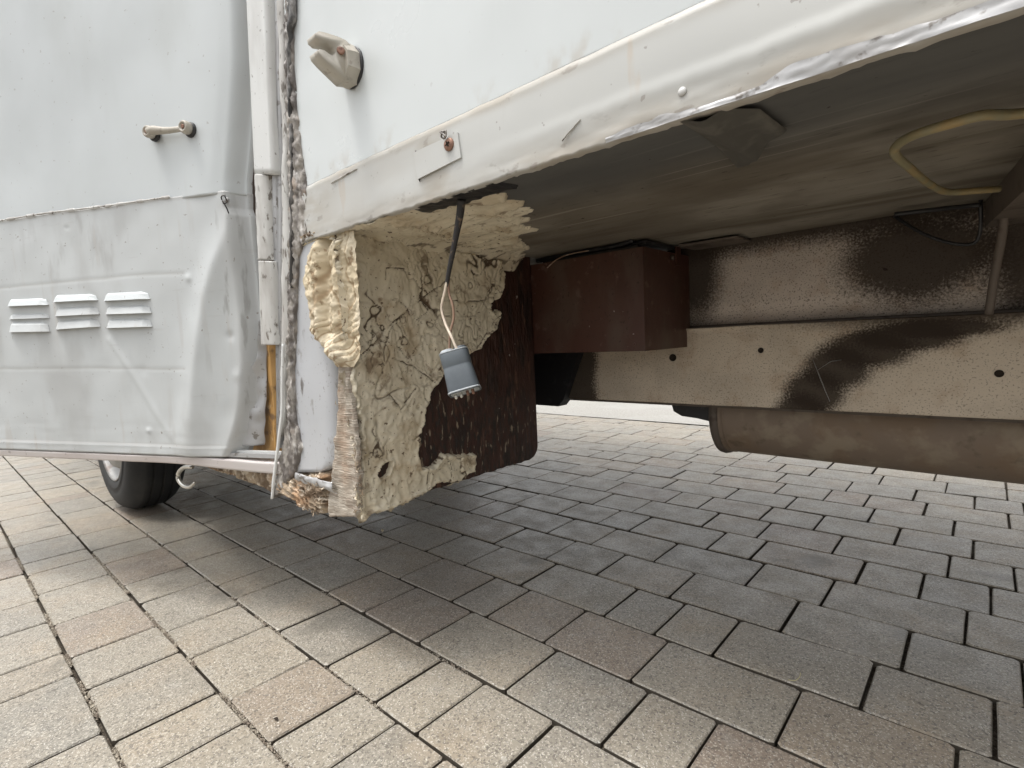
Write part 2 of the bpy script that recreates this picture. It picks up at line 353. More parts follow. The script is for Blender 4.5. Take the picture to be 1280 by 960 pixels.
q = M('red_brown_paint', (0.072, 0.030, 0.021), 0.42, spec=.5); q.spots(5, .4, .7, (0.055, .022, .015), .8); q.spots(30, .60, .70, (0.15, .095, .075), .6); q.spots(9, .48, .68, (0.11, .085, .065), .5, off=(4, 4, 4), stretch=(1, 1, .4)); q.spots(120, .62, .70, (0.03, .014, .01), .7, off=(2, 2, 2)); q.spots(90, .72, .75, (0.40, .34, .30), .8, off=(1, 0, 0)); q.bump(q.noise(70, 4), .2, .002); MAT_RED = q.done()
q = M('underfloor', (0.26, 0.238, 0.20), 0.85, spec=.15)
q.spots(6, .40, .65, (0.105, .088, .065), .8, stretch=(.35, 1.6, 1)); q.spots(16, .50, .66, (0.26, .235, .19), .6, stretch=(.10, 1.6, 1), off=(2, 0, 0)); q.spots(3, .45, .6, (0.12, .10, .075), .6, off=(5, 5, 0)); q.spots(90, .60, .70, (0.08, .065, .05), .5, stretch=(.3, 1, 1), off=(4, 2, 0)); q.spots(40, .64, .68, (0.34, .31, .26), .5, stretch=(.06, 2.5, 1), off=(8, 0, 0))
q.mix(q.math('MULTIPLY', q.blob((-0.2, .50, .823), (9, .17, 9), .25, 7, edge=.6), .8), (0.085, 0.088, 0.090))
q.spots(45, .68, .74, (0.03, .022, .018), .8, off=(1, 3, 0)); q.bump(q.noise(10, 4, stretch=(.4, 1.4, 1)), .3, .005); MAT_FLOOR = q.done()
def rail_mat(name, blobs, base=(0.60, 0.515, 0.41), dirt=0.5):
    q = M(name, base, 0.9, spec=.1)
    q.spots(9, .42, .66, tuple(c * .82 for c in base), .8); q.spots(22, .5, .7, (0.36, .24, .15), .35, off=(3, 0, 0))
    q.spots(300, .56, .66, (0.10, .085, .07), dirt, detail=2, off=(2, 0, 2)); q.spots(260, .60, .7, (0.62, .55, .46), .5, detail=2, off=(6, 0, 0))
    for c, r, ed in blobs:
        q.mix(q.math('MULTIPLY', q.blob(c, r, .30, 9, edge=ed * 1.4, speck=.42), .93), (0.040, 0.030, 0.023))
    q.spots(50, .73, .77, (0.03, .022, .018), .9, off=(1, 9, 0)); q.bump(q.noise(110, 4), .25, .0015); return q.done()
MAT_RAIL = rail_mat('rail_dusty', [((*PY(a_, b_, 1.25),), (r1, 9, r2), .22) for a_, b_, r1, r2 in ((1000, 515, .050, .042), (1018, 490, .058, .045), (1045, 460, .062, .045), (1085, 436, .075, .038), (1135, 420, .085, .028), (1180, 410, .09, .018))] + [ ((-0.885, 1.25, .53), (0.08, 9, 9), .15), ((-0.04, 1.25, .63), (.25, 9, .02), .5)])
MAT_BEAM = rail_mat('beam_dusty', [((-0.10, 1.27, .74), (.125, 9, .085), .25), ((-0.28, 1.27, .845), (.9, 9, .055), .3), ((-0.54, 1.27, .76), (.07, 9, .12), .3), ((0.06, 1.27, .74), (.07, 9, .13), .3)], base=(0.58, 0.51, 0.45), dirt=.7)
q = M('silencer_steel', (0.23, 0.175, 0.13), 0.58, 0.1); q.spots(7, .40, .62, (0.22, .145, .085), .5); q.spots(26, .58, .7, (0.12, .09, .06), .6, off=(3, 0, 0)); q.spots(14, .48, .66, (0.36, .30, .22), .6, off=(6, 0, 1)); q.bump(q.noise(60, 4), .2, .002); MAT_SIL = q.done()
q = M('black_part', (0.018, 0.018, 0.02), 0.45); q.spots(40, .55, .7, (0.05, .05, .052), .7); MAT_BLK = q.done()
q = M('rail_dark_end', (0.05, 0.052, 0.052), 0.6); q.spots(150, .62, .7, (0.3, .28, .25), .7); MAT_DKEND = q.done()
q = M('tyre_rubber', (0.030, 0.031, 0.032), 0.72, spec=.35); q.spots(12, .4, .7, (0.048, .047, .045), .8); q.bump(q.noise(160, 3), .25, .001); MAT_TYRE = q.done()
q = M('rim_steel', (0.33, 0.33, 0.32), 0.5, .4); q.spots(20, .5, .7, (0.16, .12, .10), .7); MAT_RIM = q.done()
q = M('clip_plastic', (0.47, 0.44, 0.38), 0.55); q.spots(16, .45, .68, (0.37, .335, .28), .7); q.spots(80, .6, .7, (0.26, .22, .18), .6, off=(2, 0, 0)); q.bump(q.noise(130, 3), .2, .0008); MAT_CLIP = q.done()
q = M('rust_screw', (0.30, 0.17, 0.12), 0.6, .4); q.spots(140, .45, .65, (0.16, .09, .07), .8); q.bump(q.noise(300, 3), .4, .0006); MAT_SCREW = q.done()
q = M('cable_cream', (0.66, 0.56, 0.45), 0.5); q.spots(60, .55, .7, (0.40, .28, .20), .6, stretch=(1, 1, .3)); MAT_WIRE = q.done()
q = M('cable_brown', (0.30, 0.19, 0.13), 0.5); q.spots(60, .5, .7, (0.55, .46, .38), .7, stretch=(1, 1, .3)); MAT_WIRE2 = q.done()
q = M('cable_black', (0.022, 0.02, 0.02), 0.6); q.spots(110, .56, .68, (0.17, .12, .08), .8); q.bump(q.noise(150, 3), .4, .001); MAT_CABLE = q.done()
q = M('connector_plastic', (0.075, 0.088, 0.100), 0.5); q.spots(16, .42, .66, (0.13, .15, .165), .7); q.spots(120, .70, .73, (.7, .7, .7), .9, stretch=(1, 1, .4)); MAT_CONN = q.done()
q = M('connector_worn', (0.42, 0.45, 0.47), 0.5); MAT_CONNE = q.done()
q = M('yellow_hose', (0.24, 0.215, 0.125), 0.45); q.spots(20, .45, .65, (0.40, .25, .08), .5); MAT_HOSE = q.done()
q = M('steel_bracket', (0.14, 0.115, 0.095), 0.65, .2); q.spots(30, .5, .7, (0.07, .05, .04), .8); MAT_STEEL = q.done()
q = M('sill_alu', (0.56, 0.52, 0.50), 0.42, .15); q.spots(8, .45, .65, (0.44, .38, .35), .6, stretch=(.3, .3, 1)); q.spots(70, .64, .7, (0.25, .22, .2), .7); MAT_SILL = q.done()
q = M('chrome_hook', (0.70, 0.68, 0.62), 0.28, .85); q.spots(60, .6, .7, (0.45, .40, .33), .7); MAT_HOOK = q.done()
q = M('straw', (0.50, 0.44, 0.25), 0.8); MAT_STRAW = q.done()
q = M('bitumen', (0.016, 0.015, 0.016), 0.5); q.bump(q.noise(90, 4), .6, .003); MAT_TAR = q.done()

q = M('grey_mastic', (0.07, 0.068, 0.066), 0.6); q.spots(60, .45, .6, (0.26, .25, .24), .9, stretch=(1, 1, .4)); q.bump(q.noise(90, 4), .6, .003); MAT_GREYM = q.done()
# ------------------------------------------------------------------ the setting
def plane(name, x0, x1, y0, y1, z, mat):
    o = mesh_obj(name, [(x0, y0, z), (x1, y0, z), (x1, y1, z), (x0, y1, z)], [(0, 1, 2, 3)], mat, smooth=False); o['kind'] = 'structure'; return o
plane('ground', -400, 400, -400, 400, -0.06, MAT_EARTH)
PAVE_END = 0.1488 + 0.1620 * 20
def road_fn(u, v):
    x = -14 + 28 * u; y = PAVE_END + 0.01 + 9 * v
    return (x, y, 0.002 + 0.003 * nz(x * 2, y * 2) + 0.02 * v), 0
road = grid('road', 70, 24, road_fn, MAT_ROAD); road['kind'] = 'structure'
pavement = plane('pavement', -14, 14, -8, PAVE_END + 0.01, -0.013, MAT_JOINT)
KN = {-1: [-2.285,-2.098,-1.829,-1.657,-1.455,-1.333,-1.085], 0: [-3.09,-2.879,-2.607,-2.426,-2.194,-2.067,-1.876,-1.625,-1.415,-1.251,-1.041,-0.918],
 1: [-3.02,-2.771,-2.617,-2.373,-2.146,-1.972,-1.74,-1.576,-1.366,-1.205,-0.999,-0.834], 2: [-2.188,-2.009,-1.774,-1.525,-1.403,-1.158,-0.952,-0.786,-0.668,-0.509],
 3: [-2.136,-1.959,-1.693,-1.49,-1.241,-1.076,-0.87,-0.627,-0.426,-0.306], 4: [-2.084,-1.898,-1.791,-1.61,-1.363,-1.158,-0.951,-0.831,-0.666,-0.467,-0.224,-0.019],
 5: [-1.483,-1.245,-1.076,-0.869,-0.624,-0.502,-0.14,0.022], 6: [-1.372,-1.119,-0.916,-0.749,-0.546,-0.305,-0.101,0.059],
 7: [-1.619,-1.404,-1.288,-1.037,-0.872,-0.669,-0.426,-0.264,-0.019], 8: [-1.5,-1.323,-1.121,-0.952,-0.836,-0.585,-0.467,-0.224,-0.102],
 9: [-1.511,-1.282,-1.079,-0.916,-0.667,-0.501,-0.305,-0.059], 10: [-1.492,-1.329,-1.125,-0.87,-0.748,-0.542,-0.385,-0.182,-0.016],
 11: [-1.661,-1.459,-1.299,-1.172,-0.961,-0.71,-0.506,-0.268,-0.062], 12: [-1.621,-1.367,-1.199,-0.998,-0.833,-0.585,-0.423,-0.304,-0.141,0.063],
 13: [-1.739,-1.529,-1.397,-1.244,-1.04,-0.877,-0.624,-0.384,-0.181,-0.019], 14: [-1.874,-1.632,-1.465,-1.205,-1.075,-0.87,-0.668,-0.543,-0.301,-0.1,0.063],
 15: [-1.367,-1.113,-0.87,-0.75,-0.507,-0.343,-0.141]}
SZ = [0.1205, 0.1625, 0.2045, 0.2455]
rp = random.Random(3)
def fill(a, b):
    """split a gap into stock lengths"""
    g = b - a
    if g < 0.285: return []
    best = None
    for _ in range(60):
        s = []; t = 0
        while g - t > 0.27: k = rp.choice(SZ); s.append(k); t += k
        e = min(abs(g - t - k) for k in SZ)
        if best is None or e < best[0]: best = (e, s)
    out = []; t = a
    for k in best[1]: t += k; out.append(t)
    return out
pavers = []
for k in range(-7, 20):
    y = 0.1488 + 0.1620 * k
    J = list(KN.get(k, [rp.uniform(-1, -.8)]))
    full = []
    for a, b in zip(J, J[1:]): full += [a] + fill(a, b)
    full.append(J[-1])
    x = full[0]
    while x > -6.6: x -= rp.choice(SZ); full.insert(0, x)
    x = full[-1]
    while x < 2.0: x += rp.choice(SZ); full.append(x)
    for a, b in zip(full, full[1:]): pavers.append((k, a, b, y))
def to_px(p):
    d = Vector(p) - EYE; zf = d.dot(fwd)
    if zf < 0.05: return None
    return 640 + FOC * d.dot(right) / zf, 480 - FOC * d.dot(up) / zf
def shown(pv):
    k, a, b, y = pv
    ps = [to_px((x, yy, 0)) for x in (a, b) for yy in (y, y + .162)]
    if None in ps: return 0
    xs = [p[0] for p in ps]; ys = [p[1] for p in ps]
    if max(xs) < 0 or min(xs) > 1280 or max(ys) < 500 or min(ys) > 960: return 0
    if y > .45 and max(xs) < 660 and max(ys) < 560: return 0
    return (min(max(xs), 1280) - max(min(xs), 0)) * (min(max(ys), 960) - min(ys))
def paver_geo(L, W, seed):
    r = random.Random(seed); c = 0.0022; h = 0.055; V = []; F = []
    def ring(dx, z, jit):
        pts = []
        for (ax, ay, bx, by) in ((-1, -1, 1, -1), (1, -1, 1, 1), (1, 1, -1, 1), (-1, 1, -1, -1)):
            for t in (0.03, 0.5):
                x = ax + (bx - ax) * t; yy = ay + (by - ay) * t
                pts.append((x * (L / 2 - dx) + r.uniform(-jit, jit), yy * (W / 2 - dx) + r.uniform(-jit, jit), z + (r.uniform(-jit, jit) * .3 if z > -.01 else 0)))
            t = .97; x = ax + (bx - ax) * t; yy = ay + (by - ay) * t
            pts.append((x * (L / 2 - dx), yy * (W / 2 - dx), z))
        return pts
    for (dx, z, j) in ((0, -h, 0), (0, -0.0026, .0005), (c, 0, .0008)): V += ring(dx, z, j)
    n = 12
    for a in range(2):
        for s in range(n): F.append((a * n + s, a * n + (s + 1) % n, (a + 1) * n + (s + 1) % n, (a + 1) * n + s))
    F.append(tuple(2 * n + s for s in range(n)))
    return V, F
cache = {}
pavers.sort(key=lambda p: -shown(p))
SV, SF = [], []
for n_, (k, a, b, y) in enumerate(pavers):
    g = 0.0040 + rp.uniform(0, .0024); L = b - a - g; W = 0.1620 - 0.0060
    L = round(L / .004) * .004
    cx, cy = (a + b) / 2, y + .081 + rp.uniform(-.0008, .0008)
    dz = rp.uniform(-.0014, .0012); tx, ty, tz = rp.gauss(0, .0035), rp.gauss(0, .0035), rp.gauss(0, .004)
    if n_ < 300:
        key = (round(L, 3), n_ % 3)
        if key not in cache:
            V, F = paver_geo(L, W, hash(key) % 999 if False else int(L * 1000) * 3 + n_ % 3)
            me = bpy.data.meshes.new('paver'); me.from_pydata(V, [], F); me.materials.append(MAT_PAVER); me.materials.append(MAT_PSIDE); cache[key] = me
            for f_ in me.polygons[:12]: f_.material_index = 1
        o = bpy.data.objects.new('paver', cache[key]); link(o, pavement)
        o.location = (cx, cy, dz + .0); o.rotation_euler = (tx, ty, tz)
    else:
        V, F = paver_geo(L, W, n_); s = len(SV)
        mt = Matrix.Translation((cx, cy, dz)) @ Matrix.Rotation(tz, 4, 'Z') @ Matrix.Rotation(tx, 4, 'X') @ Matrix.Rotation(ty, 4, 'Y')
        SV += [mt @ Vector(v) for v in V]; SF += [tuple(i + s for i in f) for f in F]
far = mesh_obj('distant_pavers', SV, SF, MAT_PAVER_F, pavement, False); far.data.materials.append(MAT_PSIDE)
far.data.polygons.foreach_set('material_index', [1 if (i % 25) < 12 else 0 for i in range(len(far.data.polygons))]); far['kind'] = 'stuff'
# grit lying in the joints on the sunny side
GV, GF = [], []
rg = random.Random(11)
for _ in range(11000):
    k = rg.choice((0, 0, 0, 1, 1, 1, 2, 2, 3, -1)); yy = 0.1488 + .162 * k + rg.gauss(0, .0021); xx = rg.uniform(-2.4, -0.7); s = rg.uniform(.0007, .0021)
    if nz(xx * 7, k * 3.3) < -0.05 + (0.12 if k > 1 else 0): continue
    b0 = len(GV); z = -.0075 + rg.uniform(0, .006) + .0015 * (k < 2)
    for dx, dy, dz2 in ((1,0,0),(-1,0,0),(0,1,0),(0,-1,0),(0,0,1),(0,0,-1)): GV.append((xx + dx*s*rg.uniform(.6,1.6), yy + dy*s*rg.uniform(.6,1.3), z + dz2*s))
    GF += [tuple(b0 + i for i in f) for f in ((0,2,4),(2,1,4),(1,3,4),(3,0,4),(2,0,5),(1,2,5),(3,1,5),(0,3,5))]
gr = mesh_obj('joint_grit', GV, GF, MAT_GRAVEL, pavement, False); gr['kind'] = 'stuff'

# ------------------------------------------------------------------ the camper body
van = bpy.data.objects.new('camper_van', None); link(van); van.location = (-1.1, 0.5, 0)
van['label'] = 'old white camper van with dented open side door and crumbling foam-covered rear wall'
van['category'] = 'camper van'
VL = (-van.location.x, -van.location.y, 0)
_mesh_obj, _bm_obj = mesh_obj, bm_obj
SY, FZ, WX = 0.50, 0.823, -0.85      # side plane, floor underside, wall plane
TOPZ = 2.3; REAR = 1.15; FARY = 2.1
# side skin above the belt line
def side_fn(u, v):
    x = -0.985 + (REAR + .985) * u ** 1.3; z = 0.912 + (TOPZ - .912) * v ** 1.5
    return (x, SY + 0.0012 * nz(x * 3, z * 3) , z), 0
grid('side_panel', 60, 40, side_fn, MAT_SIDE, van, back=(0, .03, 0))
# belt trim: torn lower edge, crumpled towards the right
def trim_fn(u, v):
    x = -0.948 + (REAR + .948) * u; jag = 0.0022 * nz(x * 55, 2.2) + 0.0012 * nz(x * 170, 4) + .002 * nz(x * 9, 1)
    zb = FZ - .004 + jag; zt = 0.9155 + .0012 * nz(x * 30, 9)
    z = zb + (zt - zb) * v
    cr = sst(-.62, -.05, x)
    e = sst(.34, 0, v)
    d = 0.0035 + .0012 * nz(x * 6, z * 20, 1) + e * (0.0008 + .0014 * cr) * (fbm(x * 16, z * 70, 2) + .25 * abs(nz(x * 50, z * 120))) - sst(.93, 1, v) * .0028
    d += 0.0014 * sst(.012, 0, abs(z - (zb + .035))) * cr
    wear_shade = max(sst(.42, .02, v) * (.6 + .4 * cr), sst(.80, .97, v) * .9, sst(-.78, -.93, x) * .8, .8 * sst(.05, .01, abs(x + .575)) )
    return (x, SY - d, z), wear_shade
grid('belt_trim', 420, 34, trim_fn, MAT_TRIM, van, back=(0, .012, 0))
# torn film along the bottom of the trim
def film_fn(u, v):
    x = -0.30 + (REAR + .29) * u; n1 = fbm(x * 14, 3.3, 0)
    z = FZ - .0036 + v * (.005 + .009 * max(0, n1) + .006 * sst(-.2, 0.02, x))
    p, w_ = trim_fn((x + .948) / (REAR + .948), (z - FZ + .004) / .0965)
    return (x, p[1] - .0006 - .0008 * abs(fbm(x * 70, z * 200, 5)), z), 0
grid('torn_film', 360, 6, film_fn, MAT_ALU, van, label='crumpled bare metal film along the lower edge of the belt trim')
# underside
foam_c = [(-.99, .46), (-.70, .46)] + [(PZ(px, py, FZ).x, PZ(px, py, FZ).y) for px, py in ((512, 258), (560, 252), (600, 246), (628, 242), (640, 244), (632, 250), (655, 252), (640, 259), (672, 262), (648, 269), (664, 275), (650, 279), (672, 287), (645, 293), (652, 300), (664, 309), (650, 314), (646, 322), (560, 332), (430, 312))] + [(-.99, .56)]
def floor_fn(u, v):
    x = -0.86 + (REAR + .86) * u; y = SY + .004 + (1.29 - SY) * v
    return (x, y, FZ + .003 * nz(x * 3, y * 3) * sst(0, .1, v)), 0
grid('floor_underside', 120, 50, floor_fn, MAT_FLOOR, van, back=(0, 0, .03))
box('inner_floor', (-5.2, 1.292, FZ + .004), (REAR, FARY, FZ + .05), MAT_FLOOR, van)
box('front_floor', (-5.2, .52, FZ + .003), (-.88, 1.288, FZ + .05), MAT_FLOOR, van)
# rest of the body: front side behind the door, far side, roof, ends
MF = MAT_DOOR_UP
box('front_side_panel', (-5.2, .552, .42), (-1.26, .575, TOPZ), MF, van)
box('far_side_panel', (-5.2, FARY, .85), (REAR, FARY + .03, TOPZ), MAT_SIDE, van)
box('roof', (-5.2, .50, TOPZ + .003), (REAR, FARY + .03, TOPZ + .05), MAT_SIDE, van)
box('front_panel', (-5.24, .5, .45), (-5.203, FARY + .03, TOPZ), MAT_SIDE, van)
box('rear_panel', (REAR + .003, .5, .80), (REAR + .035, FARY + .03, TOPZ), MAT_SIDE, van)
# locker wall facing the overhang
LBZ = .318
def wall_fn(u, v):
    y = .512 + (1.032 - .512) * u; z = LBZ + (FZ + .002 - LBZ) * v
    # rounded lower far corner
    r = .035
    if u > .9 and z < LBZ + r:
        y2 = 1.032 - r; dz = LBZ + r - z; lim = y2 + math.sqrt(max(0, r * r - dz * dz)); y = min(y, lim)
    rr = (.0022 * fbm(y * 60, z * 22, 1, 3) + .0015 * nz(y * 160, z * 50)) * sst(1.03, .9, y)
    return (WX + rr, y, z + (.004 * nz(y * 40, 1) if v == 0 else 0)), 0
grid('locker_wall', 150, 130, wall_fn, MAT_WALL, van, back=(-.02, 0, 0))
box('locker_side', (-2.1, 1.012, LBZ + .004), (-.873, 1.031, FZ), MAT_WALL, van)
box('locker_bottom', (-2.1, .53, LBZ + .012), (-.873, 1.01, LBZ + .03), MAT_WALL, van)
foam_w = [(PX(px, py, WX).y, PX(px, py, WX).z) for px, py in ((405, 300), (470, 292), (520, 300), (560, 312), (600, 322), (622, 326), (628, 345), (622, 372), (612, 385), (626, 392), (618, 412), (608, 420), (598, 436), (590, 440), (572, 446), (556, 462), (548, 474), (536, 492), (528, 520), (521, 545), (519, 572), (524, 585), (540, 580), (552, 566), (572, 568), (592, 566), (592, 590), (570, 602), (548, 604), (532, 614), (515, 622), (492, 634), (470, 638), (456, 650), (448, 640), (446, 600), (450, 560), (446, 520), (436, 490), (432, 470), (440, 452), (436, 440), (405, 400))]
holes = [[(PX(px, py, WX).y, PX(px, py, WX).z) for px, py in h] for h in (((470, 596), (478, 580), (487, 577), (483, 590), (474, 599)), ((610, 380), (616, 368), (622, 384), (614, 392)))]
CR = [[(PX(px, py, WX).y, PX(px, py, WX).z) for px, py in h] for h in (
 ((440, 446), (460, 432), (476, 416), (484, 405), (506, 388), (530, 368), (560, 348)), ((488, 448), (512, 456), (540, 478)), ((478, 486), (490, 502), (497, 512), (506, 500), (516, 486)),
 ((555, 376), (580, 378), (600, 376)), ((474, 470), (476, 440), (482, 415)), ((478, 350), (480, 336), (500, 338), (508, 350)),
 ((530, 604), (531, 586), (528, 575)), ((480, 600), (480, 615)), ((590, 440), (612, 405), (630, 385)))]
def foam_h(a, b, sd0, cracks, K=1.0):
    """height of the crumpled foam layer and a dirt value"""
    wx, wy = a + .03 * nz(a * 9, b * 9, 4), b + .03 * nz(a * 9, b * 9, 8)
    sd = sd0 + .006 * fbm(a * 40, b * 40, 3) + .003 * nz(a * 130, b * 130)
    t = (fbm(wx * 7, wy * 5.0, 2.2, 3) * 2.6 + 4); st = math.floor(t); fr = t - st
    terr = (st + sst(.86, 1, fr)) * .0030
    ridge = abs(fbm(wx * 11, wy * 8, 6.6, 2)); cre = sst(.030, 0, ridge)
    r2 = abs(nz(wx * 26, wy * 20, 1.5)); cre2 = sst(.04, 0, r2) * sst(-.1, .25, nz(a * 6, b * 6, 9))
    h = .004 + terr - .006 + .006 * nz(wx * 8, wy * 8, 5) + .0016 * nz(wx * 30, wy * 24, 3) - .0042 * cre - .0026 * cre2 + .0022 * fbm(wx * 55, wy * 38, 7, 3)
    dirt = max(cre * .75 * sst(-.2, .3, nz(a * 8, b * 8, 2)), cre2 * .6, sst(.90, 1, fr) * .35)
    vd, vp = noise.voronoi(Vector((wx * 15 + .5 * nz(a * 40, b * 40, 3), wy * 10 + .5 * nz(a * 40, b * 40, 6), 1.0)))
    ed = vd[1] - vd[0]; hid = math.sin(vp[0].x * 12.9 + vp[0].y * 78.2) * 43758.5; hid -= math.floor(hid)
    gate = sst(-.25, .15, nz(a * 7, b * 7, 21))
    h += .0042 * (hid - .4) * sst(0, .10, ed) - .0030 * gate * sst(.05, .0, ed) + .0016 * sst(.16, .05, ed) * sst(.03, .06, ed)
    dirt = max(dirt, gate * .95 * sst(.045, .008, ed))
    for c in cracks:
        d = line_d(c, a + .003 * nz(a * 70, b * 70, 1), b + .003 * nz(a * 70, b * 70, 5))
        if d < .012:
            k_ = .35 + .65 * sst(-.35, .1, nz(a * 30, b * 30, 12)); h += .0012 * sst(.012, .003, d) - .0040 * k_ * sst(.0022, .0004, d); dirt = max(dirt, k_ * sst(.0022, .0005, d))
    h = max(h, .0012) * K + .0035 * sst(.012, .004, sd) * sst(0, .003, sd)
    e = sst(-.0015, .0035, sd)
    return -.004 + (h + .006) * e, max(dirt, sst(.003, .0, sd) * .5), sd > -.004
def wf_fn(u, v):
    y = .492 + .533 * u; z = .296 + (.845 - .296) * v
    sd = poly_sd(foam_w, y, z)
    for h in holes: sd = min(sd, -poly_sd(h, y, z))
    if sd < -.03: return (WX - .01, y, z), 0, False
    hh, d, k = foam_h(y, z, sd, CR)
    return (WX + hh, y, z), d, k
cut_grid('wall_foam', 210, 220, wf_fn, MAT_FOAM, van, label='peeling beige foam layer on the locker wall')
CRC = [[(PZ(px, py, FZ).x, PZ(px, py, FZ).y) for px, py in h] for h in (((480, 292), (510, 300), (540, 312), (600, 318), (640, 318)), ((560, 290), (600, 282), (640, 284)), ((500, 275), (540, 280), (556, 290)), ((590, 262), (630, 262)))]
def cf_fn(u, v):
    x = -.99 + .52 * u; y = .499 + .56 * v
    sd = poly_sd(foam_c, x, y)
    if sd < -.04: return (x, y, FZ + .01), 0, False
    tip = sst(-.80, -.60, x)
    sd += .010 * fbm(x * 9, y * 45, 3) * tip + .004 * fbm(x * 40, y * 90, 5)
    wx, wy = x + .02 * nz(x * 10, y * 20, 4), y + .02 * nz(x * 8, y * 14, 8)
    fib = fbm(wx * 9, wy * 48, 1, 4); t = fib * 2.2 + 4; st = math.floor(t); fr = t - st
    rid = sst(.05, 0, abs(fbm(wx * 7, wy * 30, 6, 2)))
    hh = .0035 + .0028 * (st + sst(.8, 1, fr) - 4) + .008 * nz(x * 6, y * 9, 5) + .0020 * fbm(wx * 40, wy * 120, 3) - .003 * rid
    hh = max(hh, .0015); d = max(rid * .7 * sst(-.2, .3, nz(x * 9, y * 20, 2)), sst(.9, 1, fr) * .4)
    for c in CRC:
        dd = line_d(c, x + .004 * nz(x * 50, y * 50), y); hh += .006 * sst(.02, .004, dd) - .011 * sst(.005, .001, dd); d = max(d, sst(.005, .001, dd))
    e = sst(-.0015, .003, sd)
    return (x, y, FZ - (-.004 + (hh + .006) * e)), max(d, sst(.003, 0, sd) * .4), sd > -.004
cut_grid('ceiling_foam', 200, 200, cf_fn, MAT_FOAM, van, label='torn beige foam stuck to the floor underside above the locker wall')
# drooping torn lip of foam in the inner corner
def lip_fn(u, v):
    y = .60 + .40 * u; a = math.pi * .5 * v; rr = .034 + .012 * nz(y * 12, 1) ; rr *= sst(0, .12, u) * sst(1, .9, u) + .2
    return (WX + .004 + rr * (1 - math.cos(a)) + .003 * nz(y * 40, v * 3), y, FZ - .004 - rr * (1 - math.sin(a)) * .9 + .004 * nz(y * 30, v * 2, 4)), .2 + .5 * (nz(y * 30, v * 4) > .15)
grid('foam_corner_lip', 80, 10, lip_fn, MAT_FOAM, van, back=(-.004, 0, .004))
# tar patch beside the ceiling foam
def tar_fn(u, v):
    x = -.64 + .33 * u; y = .503 + .10 * v
    sd = min(.028 + .012 * nz(x * 14, 2) - abs(y - .52), .10 - abs(x + .565)) + .007 * nz(x * 45, y * 45)
    return (x, y, FZ + .004 - (.0085 + .002 * nz(x * 60, y * 60)) * sst(0, .006, sd)), 0, sd > -.006
cut_grid('tar_smear', 100, 30, tar_fn, MAT_TAR, van)
# foam bulge squeezed out over the post
def px_side(pl, Y=.497): return [(PY(a, b, Y).x, PY(a, b, Y).z) for a, b in pl]
bul = px_side(((390, 298), (382, 318), (380, 350), (384, 372), (390, 392), (392, 418), (402, 434), (416, 452), (426, 464), (438, 456), (446, 440), (450, 400), (450, 360), (448, 320), (446, 290), (410, 292)))
bcx = PY(405, 425, .497)
def bul_fn(u, v):
    x = -.965 + .165 * u; z = .585 + .26 * v
    sd = poly_sd(bul, x, z) + .0025 * fbm(x * 70, z * 70, 2)
    wr = math.sin((z * 1.0 - .45 * x + .012 * nz(x * 30, z * 30)) * 420) * .5 + .5
    lowz = sst(.70, .66, z)
    h = .020 * sst(0, .022, sd) ** .8 * sst(-.815, -.87, x) * (.6 + .5 * sst(.82, .66, z)) + .0032 * lowz * wr * (.4 + .9 * abs(nz(x * 40, z * 25, 2))) * sst(0, .01, sd) + .0055 * fbm(x * 34, z * 26, 3, 5) * sst(0, .01, sd) + .0026 * nz(x * 90, z * 90) * sst(0, .008, sd) + .0012 * nz(x * 230, z * 200)
    cr = sst(.0035, .0, abs(nz(x * 22, z * 11, 7)) * .03)
    h -= .002 * cr
    h += .004 * sst(.010, .0, abs(x + .875 + .006 * nz(z * 14, 3)))
    g_ = .020 * sst(-.905, -.890, x + .004 * nz(z * 20, 1)) * sst(.600, .66, z) * (1 - .75 * sst(-.872, -.855, x))
    return (x, .503 - h + g_, z), max(cr * .8, g_ / .020 * .45, lowz * sst(.25, 0, wr) * .8), sd > -.004  # also paints the groove's shade into the foam colour
cut_grid('foam_bulge', 110, 170, bul_fn, MAT_BULGE, van, label='wrinkled pale foam squeezed out over the corner post')

